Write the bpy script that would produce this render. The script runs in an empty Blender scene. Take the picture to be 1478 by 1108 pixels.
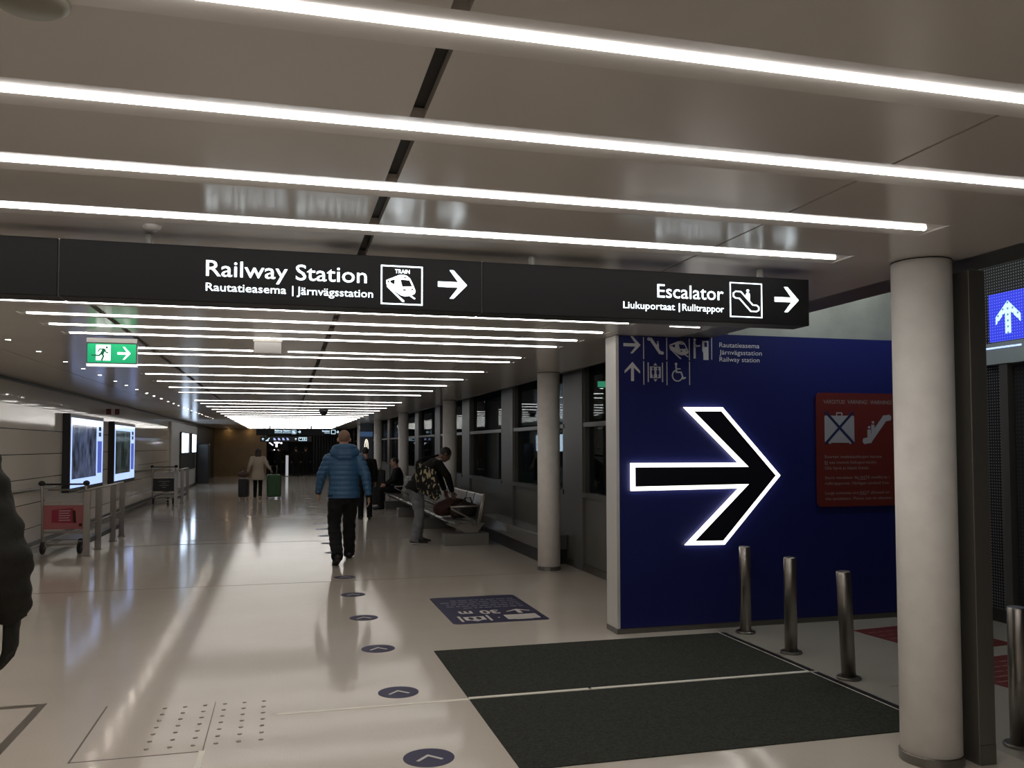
import bpy, bmesh, math, random
from mathutils import Vector, Matrix
random.seed(7)
C = bpy.context.scene.collection
SC = bpy.context.scene

# ------------------------------------------------------------------ camera, world, exposure
FPX = 1232.0
cam_d = bpy.data.cameras.new('camera')
cam_d.sensor_width = 36.0
cam_d.sensor_fit = 'HORIZONTAL'
cam_d.lens = FPX / 1478.0 * 36.0
cam_d.shift_y = (592.0 - 554.0) / 1478.0
cam_d.clip_start = 0.05
cam_d.clip_end = 200
cam = bpy.data.objects.new('camera', cam_d)
C.objects.link(cam)
_r = Vector((0.96619961, -0.25779005, -0.0016115))   # camera right in world (X, Y, Z)
_d = Vector((0.00920467, 0.04074493, -0.99912718))   # camera down
_f = Vector((0.25763071, 0.96534146, 0.04174061))    # camera forward
M = Matrix(((_r.x, -_d.x, -_f.x), (_r.y, -_d.y, -_f.y), (_r.z, -_d.z, -_f.z)))
# rows above are built so that M @ local = world
cam.matrix_world = Matrix.Translation((0, 0, 1.6)) @ M.to_4x4()
SC.camera = cam

w = bpy.data.worlds.new('night'); SC.world = w
w.use_nodes = True
w.node_tree.nodes['Background'].inputs[0].default_value = (0.02, 0.022, 0.028, 1)
w.node_tree.nodes['Background'].inputs[1].default_value = 0.12

SC.view_settings.view_transform = 'Standard'
SC.view_settings.look = 'None'
SC.view_settings.gamma = 1.0
SC.view_settings.use_curve_mapping = False
SC.view_settings.exposure = 0.0
try:
    SC.cycles.max_bounces = 8
    SC.cycles.diffuse_bounces = 4
    SC.cycles.glossy_bounces = 4
    SC.cycles.transparent_max_bounces = 12
    SC.cycles.sample_clamp_indirect = 4.0
    SC.cycles.caustics_reflective = False
    SC.cycles.caustics_refractive = False
    SC.cycles.use_denoising = True
except Exception:
    pass

STRIP = 13.6       # radiance of the ceiling light strips
CZ = 2.555         # ceiling height
WL = -3.62         # left wall
WR = 3.72          # window wall

# ------------------------------------------------------------------ materials
def srgb(h):
    h = h.lstrip('#')
    o = []
    for i in (0, 2, 4):
        c = int(h[i:i+2], 16) / 255
        o.append(c / 12.92 if c <= 0.04045 else ((c + 0.055) / 1.055) ** 2.4)
    return (*o, 1)

def mat(name, col, rough=0.5, metal=0.0, spec=0.5, emit=None, es=0.0, noise=None, bump=None, brushed=False, coat=0.0):
    m = bpy.data.materials.new(name); m.use_nodes = True
    nt = m.node_tree; b = nt.nodes['Principled BSDF']
    c = srgb(col) if isinstance(col, str) else (*col, 1)
    b.inputs['Base Color'].default_value = c
    b.inputs['Roughness'].default_value = rough
    b.inputs['Metallic'].default_value = metal
    b.inputs['Specular IOR Level'].default_value = spec
    b.inputs['Coat Weight'].default_value = coat
    if emit is not None:
        b.inputs['Emission Color'].default_value = srgb(emit) if isinstance(emit, str) else (*emit, 1)
        b.inputs['Emission Strength'].default_value = es
    if noise or bump or brushed:
        tc = nt.nodes.new('ShaderNodeTexCoord')
    if noise:
        sc, amt = noise
        n = nt.nodes.new('ShaderNodeTexNoise'); n.inputs['Scale'].default_value = sc; n.inputs['Detail'].default_value = 5
        nt.links.new(tc.outputs['Object'], n.inputs['Vector'])
        mr = nt.nodes.new('ShaderNodeMapRange'); mr.inputs[1].default_value = 0.3; mr.inputs[2].default_value = 0.7
        mr.inputs[3].default_value = 1 - amt; mr.inputs[4].default_value = 1 + amt
        nt.links.new(n.outputs['Fac'], mr.inputs[0])
        mx = nt.nodes.new('ShaderNodeVectorMath'); mx.operation = 'SCALE'
        mx.inputs[0].default_value = c[:3]
        nt.links.new(mr.outputs[0], mx.inputs['Scale'])
        nt.links.new(mx.outputs[0], b.inputs['Base Color'])
    if bump:
        sc, st = bump
        n = nt.nodes.new('ShaderNodeTexNoise'); n.inputs['Scale'].default_value = sc; n.inputs['Detail'].default_value = 3
        nt.links.new(tc.outputs['Object'], n.inputs['Vector'])
        bp = nt.nodes.new('ShaderNodeBump'); bp.inputs['Strength'].default_value = st; bp.inputs['Distance'].default_value = 0.01
        nt.links.new(n.outputs['Fac'], bp.inputs['Height']); nt.links.new(bp.outputs[0], b.inputs['Normal'])
    if brushed:
        mp = nt.nodes.new('ShaderNodeMapping'); mp.inputs['Scale'].default_value = (60, 60, 1.2)
        nt.links.new(tc.outputs['Object'], mp.inputs[0])
        n = nt.nodes.new('ShaderNodeTexNoise'); n.inputs['Scale'].default_value = 6
        nt.links.new(mp.outputs[0], n.inputs['Vector'])
        mr = nt.nodes.new('ShaderNodeMapRange'); mr.inputs[3].default_value = rough - 0.07; mr.inputs[4].default_value = rough + 0.1
        nt.links.new(n.outputs['Fac'], mr.inputs[0]); nt.links.new(mr.outputs[0], b.inputs['Roughness'])
    return m

def floor_mat():
    m = mat('floor_resin', (0.60, 0.54, 0.47), rough=0.16, spec=0.5)
    nt = m.node_tree; b = nt.nodes['Principled BSDF']
    tc = nt.nodes.new('ShaderNodeTexCoord')
    n = nt.nodes.new('ShaderNodeTexNoise'); n.inputs['Scale'].default_value = 1.1; n.inputs['Detail'].default_value = 6
    nt.links.new(tc.outputs['Object'], n.inputs['Vector'])
    sp = nt.nodes.new('ShaderNodeTexNoise'); sp.inputs['Scale'].default_value = 90; sp.inputs['Detail'].default_value = 2
    nt.links.new(tc.outputs['Object'], sp.inputs['Vector'])
    a = nt.nodes.new('ShaderNodeMath'); a.operation = 'ADD'
    nt.links.new(n.outputs['Fac'], a.inputs[0]); nt.links.new(sp.outputs['Fac'], a.inputs[1])
    mr = nt.nodes.new('ShaderNodeMapRange'); mr.inputs[1].default_value = 0.6; mr.inputs[2].default_value = 1.4
    mr.inputs[3].default_value = 0.93; mr.inputs[4].default_value = 1.06
    nt.links.new(a.outputs[0], mr.inputs[0])
    sx = nt.nodes.new('ShaderNodeSeparateXYZ'); nt.links.new(tc.outputs['Object'], sx.inputs[0])
    # the escalator side has a rawer, greyer concrete floor
    st = nt.nodes.new('ShaderNodeMath'); st.operation = 'GREATER_THAN'; st.inputs[1].default_value = 3.64
    nt.links.new(sx.outputs[0], st.inputs[0])
    ly = nt.nodes.new('ShaderNodeMath'); ly.operation = 'LESS_THAN'; ly.inputs[1].default_value = 6.9
    nt.links.new(sx.outputs[1], ly.inputs[0])
    an = nt.nodes.new('ShaderNodeMath'); an.operation = 'MULTIPLY'
    nt.links.new(st.outputs[0], an.inputs[0]); nt.links.new(ly.outputs[0], an.inputs[1])
    mix = nt.nodes.new('ShaderNodeMix'); mix.data_type = 'RGBA'
    mix.inputs[6].default_value = (0.60, 0.54, 0.47, 1); mix.inputs[7].default_value = (0.31, 0.285, 0.245, 1)
    nt.links.new(an.outputs[0], mix.inputs[0])
    sc = nt.nodes.new('ShaderNodeVectorMath'); sc.operation = 'SCALE'
    nt.links.new(mix.outputs[2], sc.inputs[0]); nt.links.new(mr.outputs[0], sc.inputs['Scale'])
    nt.links.new(sc.outputs[0], b.inputs['Base Color'])
    r = nt.nodes.new('ShaderNodeMapRange'); r.inputs[1].default_value = 0; r.inputs[2].default_value = 1
    r.inputs[3].default_value = 0.105; r.inputs[4].default_value = 0.5
    nt.links.new(an.outputs[0], r.inputs[0]); nt.links.new(r.outputs[0], b.inputs['Roughness'])
    wv = nt.nodes.new('ShaderNodeTexNoise'); wv.inputs['Scale'].default_value = 2.2; wv.inputs['Detail'].default_value = 2
    nt.links.new(tc.outputs['Object'], wv.inputs['Vector'])
    bp = nt.nodes.new('ShaderNodeBump'); bp.inputs['Strength'].default_value = 0.06; bp.inputs['Distance'].default_value = 0.02
    nt.links.new(wv.outputs['Fac'], bp.inputs['Height']); nt.links.new(bp.outputs[0], b.inputs['Normal'])
    return m

def glass_mat(name, tint=(0.55, 0.6, 0.6)):
    m = bpy.data.materials.new(name); m.use_nodes = True
    nt = m.node_tree; nt.nodes.clear()
    o = nt.nodes.new('ShaderNodeOutputMaterial')
    t = nt.nodes.new('ShaderNodeBsdfTransparent'); t.inputs[0].default_value = (*tint, 1)
    g = nt.nodes.new('ShaderNodeBsdfGlossy'); g.inputs['Roughness'].default_value = 0.02
    f = nt.nodes.new('ShaderNodeFresnel'); f.inputs[0].default_value = 1.5
    mr = nt.nodes.new('ShaderNodeMath'); mr.operation = 'MULTIPLY'; mr.inputs[1].default_value = 0.30; mr.use_clamp = True
    mx = nt.nodes.new('ShaderNodeMixShader')
    nt.links.new(f.outputs[0], mr.inputs[0]); nt.links.new(mr.outputs[0], mx.inputs[0])
    nt.links.new(t.outputs[0], mx.inputs[1]); nt.links.new(g.outputs[0], mx.inputs[2])
    nt.links.new(mx.outputs[0], o.inputs[0])
    return m

def wall_panel_mat():
    # glossy back-painted glass panels with dark joints, in metres of the wall's own coordinates
    m = mat('glass_wall_panel', (0.72, 0.67, 0.60), rough=0.07, spec=0.5, bump=(1.6, 0.10))
    nt = m.node_tree; b = nt.nodes['Principled BSDF']
    tc = nt.nodes.new('ShaderNodeTexCoord'); sx = nt.nodes.new('ShaderNodeSeparateXYZ')
    nt.links.new(tc.outputs['Object'], sx.inputs[0])
    prev = None
    for z in (1.125, 1.49, 1.85, 2.2, 0.76, 0.4):
        c = nt.nodes.new('ShaderNodeMath'); c.operation = 'COMPARE'; c.inputs[1].default_value = z; c.inputs[2].default_value = 0.006
        nt.links.new(sx.outputs[2], c.inputs[0])
        if prev is None: prev = c
        else:
            a = nt.nodes.new('ShaderNodeMath'); a.operation = 'MAXIMUM'
            nt.links.new(prev.outputs[0], a.inputs[0]); nt.links.new(c.outputs[0], a.inputs[1]); prev = a
    pp = nt.nodes.new('ShaderNodeMath'); pp.operation = 'PINGPONG'; pp.inputs[1].default_value = 1.75
    ad = nt.nodes.new('ShaderNodeMath'); ad.operation = 'ADD'; ad.inputs[1].default_value = 1.7
    nt.links.new(sx.outputs[1], ad.inputs[0]); nt.links.new(ad.outputs[0], pp.inputs[0])
    lt = nt.nodes.new('ShaderNodeMath'); lt.operation = 'LESS_THAN'; lt.inputs[1].default_value = 0.006
    nt.links.new(pp.outputs[0], lt.inputs[0])
    a = nt.nodes.new('ShaderNodeMath'); a.operation = 'MAXIMUM'
    nt.links.new(prev.outputs[0], a.inputs[0]); nt.links.new(lt.outputs[0], a.inputs[1])
    mix = nt.nodes.new('ShaderNodeMix'); mix.data_type = 'RGBA'
    mix.inputs[6].default_value = (0.72, 0.67, 0.60, 1); mix.inputs[7].default_value = (0.05, 0.045, 0.04, 1)
    nt.links.new(a.outputs[0], mix.inputs[0]); nt.links.new(mix.outputs[2], b.inputs['Base Color'])
    return m

def screen_mat(name, base, s, seed):
    # a lit advertising screen: blurred picture made of vertical figures
    m = mat(name, '#0a0a0a', rough=0.08)
    nt = m.node_tree; b = nt.nodes['Principled BSDF']
    tc = nt.nodes.new('ShaderNodeTexCoord'); mp = nt.nodes.new('ShaderNodeMapping')
    mp.inputs['Location'].default_value = (seed, seed, seed); mp.inputs['Scale'].default_value = (1, 1.5, 1.0)
    n = nt.nodes.new('ShaderNodeTexNoise'); n.inputs['Scale'].default_value = 2.2; n.inputs['Detail'].default_value = 4
    nt.links.new(tc.outputs['Object'], mp.inputs[0]); nt.links.new(mp.outputs[0], n.inputs['Vector'])
    r = nt.nodes.new('ShaderNodeValToRGB'); e = r.color_ramp.elements
    e[0].position = 0.36; e[0].color = (0.02, 0.025, 0.03, 1)
    e[1].position = 0.72; e[1].color = srgb(base)
    nt.links.new(n.outputs['Fac'], r.inputs[0])
    nt.links.new(r.outputs[0], b.inputs['Emission Color']); b.inputs['Emission Strength'].default_value = s
    return m

def pattern_mat():
    # black cloth printed with cream brush-letter marks
    m = mat('printed_cloth', '#0b0b0b', rough=0.8)
    nt = m.node_tree; b = nt.nodes['Principled BSDF']
    tc = nt.nodes.new('ShaderNodeTexCoord'); mp = nt.nodes.new('ShaderNodeMapping'); mp.inputs['Scale'].default_value = (26, 26, 11)
    mp.inputs['Rotation'].default_value = (0, 0.5, 0)
    v = nt.nodes.new('ShaderNodeTexNoise'); v.inputs['Scale'].default_value = 1.0; v.inputs['Detail'].default_value = 1.5
    nt.links.new(tc.outputs['Object'], mp.inputs[0]); nt.links.new(mp.outputs[0], v.inputs['Vector'])
    r = nt.nodes.new('ShaderNodeValToRGB'); e = r.color_ramp.elements
    e[0].position = 0.54; e[0].color = srgb('#0b0b0b'); e[1].position = 0.58; e[1].color = srgb('#b8ab8c')
    nt.links.new(v.outputs['Fac'], r.inputs[0]); nt.links.new(r.outputs[0], b.inputs['Base Color'])
    return m

K = {}
K['floor'] = floor_mat()
K['ceil'] = mat('ceiling_satin', (0.52, 0.49, 0.46), rough=0.2, spec=0.5, noise=(0.7, 0.04))
K['slot'] = mat('ceiling_slot', (0.015, 0.014, 0.013), rough=0.7)
K['strip'] = mat('strip_diffuser', '#ffffff', rough=0.4, emit=(1.0, 0.96, 0.91), es=STRIP)
K['spot'] = mat('downlight_lens', '#ffffff', emit=(1.0, 0.92, 0.80), es=170)
K['warm'] = mat('warm_lens', '#ffffff', emit=(1.0, 0.78, 0.45), es=45)
K['wallp'] = wall_panel_mat()
K['bulk'] = mat('bulkhead_paint', (0.42, 0.39, 0.35), rough=0.06, spec=0.4)
K['black'] = mat('black_metal', (0.012, 0.012, 0.013), rough=0.4)
K['signblk'] = mat('sign_face', (0.008, 0.008, 0.009), rough=0.55, spec=0.2)
K['signlit'] = mat('sign_lettering', '#ffffff', emit=(0.80, 0.93, 1.0), es=2.6)
K['col'] = mat('column_paint', (0.78, 0.755, 0.72), rough=0.45, noise=(9, 0.05))
K['steel'] = mat('brushed_steel', (0.36, 0.335, 0.31), rough=0.33, metal=1.0, brushed=True)
K['dsteel'] = mat('dark_steel', (0.20, 0.19, 0.17), rough=0.38, metal=0.7, brushed=True)
K['skirt'] = mat('steel_skirting', (0.20, 0.19, 0.17), rough=0.35, metal=0.9)
K['navy'] = mat('navy_laminate', (0.0088, 0.0125, 0.100), rough=0.45, spec=0.35)
K['endcap'] = mat('pale_edge_panel', (0.50, 0.49, 0.47), rough=0.4)
K['arrowface'] = mat('arrow_face', (0.006, 0.006, 0.012), rough=0.35)
K['arrowlit'] = mat('arrow_tube', '#ffffff', emit=(1.0, 0.95, 0.86), es=2.6)
K['picto'] = mat('pictogram_vinyl', (0.52, 0.52, 0.55), rough=0.5)
K['lettervin'] = mat('letter_vinyl', (0.75, 0.75, 0.82), rough=0.5)
K['red'] = mat('red_notice', (0.115, 0.014, 0.010), rough=0.45)
K['redtext'] = mat('notice_text', (0.26, 0.225, 0.22), rough=0.5)
K['notwhite'] = mat('notice_picto', (0.30, 0.30, 0.33), rough=0.5)
K['navyx'] = mat('notice_cross', (0.012, 0.016, 0.06), rough=0.5)
K['mat'] = mat('carpet_mat', (0.040, 0.042, 0.036), rough=0.95, spec=0.1, noise=(60, 0.35), bump=(220, 0.5))
K['inlay'] = mat('pale_metal_inlay', (0.80, 0.77, 0.68), rough=0.45)
K['decal'] = mat('floor_sticker', (0.042, 0.040, 0.085), rough=0.5, spec=0.2)
K['decalw'] = mat('floor_sticker_white', (0.60, 0.57, 0.53), rough=0.5, spec=0.2)
K['decalgrey'] = mat('floor_sticker_grey', (0.16, 0.16, 0.21), rough=0.4)
K['reddecal'] = mat('red_floor_sticker', (0.14, 0.022, 0.020), rough=0.5)
K['pinkline'] = mat('faded_print', (0.26, 0.13, 0.12), rough=0.5)
K['groove'] = mat('floor_joint', (0.16, 0.14, 0.12), rough=0.6)
K['stud'] = mat('steel_stud', (0.30, 0.27, 0.23), rough=0.3, metal=0.8)
K['concrete'] = mat('raw_concrete', (0.36, 0.365, 0.33), rough=0.85, noise=(3.0, 0.15), bump=(14, 0.3))
K['winframe'] = mat('window_aluminium', (0.11, 0.11, 0.10), rough=0.4, metal=0.4)
K['winpanel'] = mat('window_panel', (0.10, 0.098, 0.088), rough=0.45)
K['glass'] = glass_mat('night_glass')
K['brown'] = mat('brown_wood', (0.20, 0.125, 0.05), rough=0.4, noise=(2, 0.12))
K['dark'] = mat('dark_partition', (0.020, 0.019, 0.018), rough=0.5)
K['slat'] = mat('dark_slat', (0.05, 0.046, 0.045), rough=0.5)
K['green'] = mat('exit_green', '#00a060', emit=(0.0, 0.42, 0.20), es=0.55)
K['greenlit'] = mat('exit_white', '#ffffff', emit=(0.85, 1.0, 0.92), es=1.3)
K['exitdark'] = mat('exit_case', (0.05, 0.06, 0.055), rough=0.4)
K['exitman'] = mat('exit_running_man', '#006038', emit=(0.0, 0.14, 0.07), es=0.5)
K['grey'] = mat('grey_plastic', (0.30, 0.29, 0.28), rough=0.45)
K['bluescr'] = mat('blue_panel_lit', '#0000a0', emit=(0.055, 0.07, 0.85), es=1.0)
K['bluearrow'] = mat('blue_panel_arrow', '#ffffff', emit=(0.62, 0.93, 1.0), es=1.3)
K['lintel'] = mat('grey_lintel', (0.32, 0.36, 0.38), rough=0.45)
K['scrwhite'] = mat('screen_border', '#ffffff', rough=0.1, emit=(0.36, 0.52, 1.0), es=1.25)
K['scrblue'] = mat('screen_side_bar', '#101040', rough=0.1, emit=(0.10, 0.14, 0.55), es=0.9)
K['scr1'] = screen_mat('screen_picture', '#8a9ac8', 0.42, 1.3)
K['scr2'] = screen_mat('screen_picture_dark', '#6a7a78', 0.36, 5.1)
K['scrlit'] = mat('bright_screen', '#ffffff', rough=0.1, emit=(0.62, 0.78, 1.0), es=5.0)
K['farblue'] = mat('far_sign_lit', '#ffffff', emit=(0.55, 0.82, 1.0), es=1.3)
K['farviolet'] = mat('far_sign_icons', '#ffffff', emit=(0.30, 0.40, 1.0), es=0.7)
K['farpink'] = mat('far_screen_lit', '#ffffff', emit=(0.85, 0.85, 1.0), es=2.2)
K['alu'] = mat('trolley_aluminium', (0.40, 0.375, 0.33), rough=0.35, metal=0.7)
K['pink'] = mat('pink_advert', (0.46, 0.15, 0.16), rough=0.4)
K['magenta'] = mat('magenta_print', (0.36, 0.03, 0.07), rough=0.4)
K['printw'] = mat('pale_print', (0.62, 0.50, 0.50), rough=0.5)
K['rubber'] = mat('black_rubber', (0.016, 0.015, 0.015), rough=0.6)
K['seat'] = mat('perforated_steel', (0.17, 0.165, 0.155), rough=0.35, metal=0.7)
K['plinth'] = mat('bench_plinth', (0.17, 0.165, 0.15), rough=0.5)
K['ledge'] = mat('ledge_paint', (0.14, 0.14, 0.135), rough=0.2)
K['skin'] = mat('skin', (0.44, 0.25, 0.17), rough=0.55, noise=(30, 0.06))
K['skind'] = mat('skin_dark', (0.16, 0.085, 0.055), rough=0.5)
K['stubble'] = mat('shaved_hair', (0.22, 0.13, 0.085), rough=0.7)
K['hairblk'] = mat('black_hair', (0.010, 0.009, 0.008), rough=0.6)
K['hairbrn'] = mat('dark_brown_hair', (0.03, 0.018, 0.012), rough=0.6)
K['bluejkt'] = mat('blue_quilted_nylon', (0.026, 0.092, 0.195), rough=0.42, noise=(8, 0.10), bump=(45, 0.25))
K['blktrs'] = mat('black_trousers', (0.010, 0.010, 0.011), rough=0.8, spec=0.2, noise=(20, 0.2))
K['blkjkt'] = mat('black_jacket', (0.011, 0.0105, 0.009), rough=0.75, spec=0.15, bump=(22, 0.5))
K['olive'] = mat('dark_olive_jacket', (0.016, 0.015, 0.012), rough=0.8, spec=0.2, bump=(16, 0.7), noise=(10, 0.2))
K['beige'] = mat('beige_coat', (0.40, 0.34, 0.27), rough=0.8)
K['jeans'] = mat('grey_jeans', (0.17, 0.18, 0.19), rough=0.85, noise=(12, 0.15))
K['shoe'] = mat('dark_shoe', (0.025, 0.023, 0.022), rough=0.6)
K['sole'] = mat('white_sole', (0.55, 0.53, 0.50), rough=0.6)
K['print'] = pattern_mat()
K['caseblk'] = mat('black_case', (0.018, 0.017, 0.016), rough=0.45)
K['casegrn'] = mat('green_case', (0.025, 0.085, 0.030), rough=0.4)
K['bagbrn'] = mat('brown_bag', (0.075, 0.04, 0.03), rough=0.6)
K['maroon'] = mat('maroon_cloth', (0.050, 0.016, 0.012), rough=0.8)
K['stripe'] = mat('collar_grey', (0.42, 0.40, 0.36), rough=0.8)
K['speaker'] = mat('ceiling_disc', (0.20, 0.185, 0.14), rough=0.5)
K['eye'] = mat('eye', (0.02, 0.015, 0.012), rough=0.2)

# ------------------------------------------------------------------ object helpers
def link_mesh(name, me, parent=None):
    o = bpy.data.objects.new(name, me); C.objects.link(o)
    if parent is not None: o.parent = parent
    return o

def obj(name, bm, m, parent=None, smooth=False, recalc=True):
    if recalc: bmesh.ops.recalc_face_normals(bm, faces=bm.faces)
    me = bpy.data.meshes.new(name); bm.to_mesh(me); bm.free()
    me.materials.append(m)
    if smooth:
        for p in me.polygons: p.use_smooth = True
    return link_mesh(name, me, parent)

def tag(o, label, cat, group=None):
    o['label'] = label; o['category'] = cat
    if group: o['group'] = group
    return o

def thing(name, label, cat, loc=(0, 0, 0), rotz=0, group=None):
    o = bpy.data.objects.new(name, None); C.objects.link(o)
    o.empty_display_size = 0.1
    o.location = loc; o.rotation_euler = (0, 0, rotz)
    return tag(o, label, cat, group)

def struct(name, bm, m, **k):
    o = obj(name, bm, m, **k); o['kind'] = 'structure'; return o

def dup(root, loc, rotz, label=None, group=None):
    r = root.copy(); C.objects.link(r); r.location = loc; r.rotation_euler = (0, 0, rotz)
    if label: r['label'] = label
    if group: r['group'] = group
    for ch in list(root.children):
        c = ch.copy(); C.objects.link(c); c.parent = r
        for g in list(ch.children):
            d = g.copy(); C.objects.link(d); d.parent = c
    return r

def B(): return bmesh.new()

def box(bm, x0, x1, y0, y1, z0, z1, bevel=0.0):
    r = bmesh.ops.create_cube(bm, size=1.0)
    v = r['verts']
    bmesh.ops.scale(bm, vec=(abs(x1-x0), abs(y1-y0), abs(z1-z0)), verts=v)
    bmesh.ops.translate(bm, vec=((x0+x1)/2, (y0+y1)/2, (z0+z1)/2), verts=v)
    if bevel > 0:
        e = list({e for q in v for e in q.link_edges})
        bmesh.ops.bevel(bm, geom=e, offset=bevel, segments=2, affect='EDGES', profile=0.5)
    return bm

def lathe(bm, prof, n=32, at=(0, 0, 0)):
    """prof: list of (r, z) from bottom to top, revolved round Z"""
    rings = []
    for r, z in prof:
        if r < 1e-6:
            rings.append([bm.verts.new((at[0], at[1], at[2] + z))])
        else:
            rings.append([bm.verts.new((at[0] + r*math.cos(2*math.pi*i/n), at[1] + r*math.sin(2*math.pi*i/n), at[2] + z)) for i in range(n)])
    for a, b in zip(rings, rings[1:]):
        for i in range(n):
            j = (i+1) % n
            if len(a) == 1 and len(b) > 1: bm.faces.new((a[0], b[j], b[i]))
            elif len(b) == 1 and len(a) > 1: bm.faces.new((a[i], a[j], b[0]))
            elif len(a) > 1: bm.faces.new((a[i], a[j], b[j], b[i]))
    if len(rings[0]) > 1: bm.faces.new(list(reversed(rings[0])))
    if len(rings[-1]) > 1: bm.faces.new(rings[-1])
    return bm

def chain(bm, pts, n=14, side=(1, 0, 0), round_ends=True):
    """closed tube through pts = [(p, rx, ry)]; rx is measured along `side`"""
    P = [(Vector(p), a, b) for p, a, b in pts]
    if round_ends:
        def cap(p0, p1):
            d = (p0[0]-p1[0]).normalized(); r = min(p0[1], p0[2])
            return [(p0[0] + d*r*0.55, p0[1]*0.82, p0[2]*0.82), (p0[0] + d*r*0.9, p0[1]*0.42, p0[2]*0.42)]
        s = cap(P[0], P[1]); e = cap(P[-1], P[-2])
        P = list(reversed(s)) + P + e
    rings = []
    S = Vector(side)
    for i, (p, a, b) in enumerate(P):
        t = (P[min(i+1, len(P)-1)][0] - P[max(i-1, 0)][0]).normalized()
        u = S - t*S.dot(t)
        if u.length < 0.15:
            S2 = Vector((0, 1, 0)) if abs(S.y) < 0.9 else Vector((0, 0, 1))
            u = S2 - t*S2.dot(t)
        u.normalize(); v = t.cross(u)
        rings.append([bm.verts.new(p + u*a*math.cos(2*math.pi*k/n) + v*b*math.sin(2*math.pi*k/n)) for k in range(n)])
    for a, b in zip(rings, rings[1:]):
        for k in range(n):
            j = (k+1) % n
            bm.faces.new((a[k], a[j], b[j], b[k]))
    bm.faces.new(list(reversed(rings[0]))); bm.faces.new(rings[-1])
    return bm

def ring_lathe(bm, prof, n=24):
    rings = [[bm.verts.new((r*math.cos(2*math.pi*i/n), r*math.sin(2*math.pi*i/n), z)) for i in range(n)] for r, z in prof]
    for a, b in zip(rings, rings[1:] + rings[:1]):
        for i in range(n): bm.faces.new((a[i], a[(i+1) % n], b[(i+1) % n], b[i]))
    return bm

def tube(bm, pts, r, n=10):
    return chain(bm, [(p, r, r) for p in pts], n=n, round_ends=False)

def ball(bm, c, r, seg=16):
    rr = (r, r, r) if not hasattr(r, '__len__') else r
    v = bmesh.ops.create_uvsphere(bm, u_segments=seg, v_segments=max(8, seg//2+2), radius=1.0)['verts']
    bmesh.ops.scale(bm, vec=rr, verts=v); bmesh.ops.translate(bm, vec=c, verts=v)
    return v

def prism(bm, poly, O, u, v, d):
    """flat polygon (a,b) -> O + a*u + b*v, thickened by vector d (front at O + d)"""
    O, u, v, d = Vector(O), Vector(u), Vector(v), Vector(d)
    f = [bm.verts.new(O + u*a + v*b + d) for a, b in poly]
    k = [bm.verts.new(O + u*a + v*b) for a, b in poly]
    bm.faces.new(f); bm.faces.new(list(reversed(k)))
    n = len(poly)
    for i in range(n):
        j = (i+1) % n
        bm.faces.new((f[i], k[i], k[j], f[j]))
    return bm

def stroke(bm, pts, wd, O, u, v, d, closed=False):
    n = len(pts); seg = n if closed else n-1
    for i in range(seg):
        a = Vector(pts[i]); b = Vector(pts[(i+1) % n]); t = (b-a)
        if t.length < 1e-9: continue
        t.normalize(); q = Vector((-t.y, t.x))*wd/2; e = t*wd*0.35
        prism(bm, [(a-q-e)[:], (b-q+e)[:], (b+q+e)[:], (a+q-e)[:]], O, u, v, Vector(d)*(1 + 0.04*i))
    return bm

def disc(cx, cy, r, n=14, ry=None):
    ry = ry or r
    return [(cx + r*math.cos(2*math.pi*i/n), cy + ry*math.sin(2*math.pi*i/n)) for i in range(n)]

def rect(x0, y0, x1, y1): return [(x0, y0), (x1, y0), (x1, y1), (x0, y1)]

def rrect(x0, y0, x1, y1, r, n=5):
    o = []
    for cx, cy, a0 in ((x1-r, y0+r, -90), (x1-r, y1-r, 0), (x0+r, y1-r, 90), (x0+r, y0+r, 180)):
        for i in range(n+1):
            a = math.radians(a0 + 90*i/n); o.append((cx + r*math.cos(a), cy + r*math.sin(a)))
    return o

def text_part(name, s, O, u, v, width, m, parent, height=None, depth=0.002, bold=0.0, align='LEFT'):
    """lettering as a mesh, its lower left corner (baseline) at O; width in metres; height = cap height"""
    cu = bpy.data.curves.new('lettering', 'FONT'); cu.body = s; cu.size = 1.0
    cu.offset = bold; cu.extrude = 0.0; cu.resolution_u = 3; cu.space_line = 0.95
    t = bpy.data.objects.new('lettering', cu); C.objects.link(t)
    dg = bpy.context.evaluated_depsgraph_get()
    me = bpy.data.meshes.new_from_object(t.evaluated_get(dg))
    bpy.data.objects.remove(t); bpy.data.curves.remove(cu)
    xs = [q.co.x for q in me.vertices]
    x0, x1 = min(xs), max(xs); sx = width/(x1-x0)
    sy = sx if height is None else height/0.70
    O, u, v = Vector(O), Vector(u), Vector(v); nrm = u.cross(v)
    for q in me.vertices:
        q.co = O + u*((q.co.x-x0)*sx) + v*(q.co.y*sy) + nrm*depth
    me.materials.clear(); me.materials.append(m)
    return link_mesh(name, me, parent)

def to_mesh_remesh(bm, name, voxel, smooth=2, factor=0.5):
    bmesh.ops.recalc_face_normals(bm, faces=bm.faces)
    me = bpy.data.meshes.new('body_shape'); bm.to_mesh(me); bm.free()
    t = bpy.data.objects.new('body_shape', me); C.objects.link(t)
    r = t.modifiers.new('r', 'REMESH'); r.mode = 'VOXEL'; r.voxel_size = voxel; r.use_smooth_shade = True
    if smooth:
        s = t.modifiers.new('s', 'SMOOTH'); s.iterations = smooth; s.factor = factor
    dg = bpy.context.evaluated_depsgraph_get()
    out = bpy.data.meshes.new_from_object(t.evaluated_get(dg)); out.name = name
    bpy.data.objects.remove(t); bpy.data.meshes.remove(me)
    for p in out.polygons: p.use_smooth = True
    return out

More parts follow.
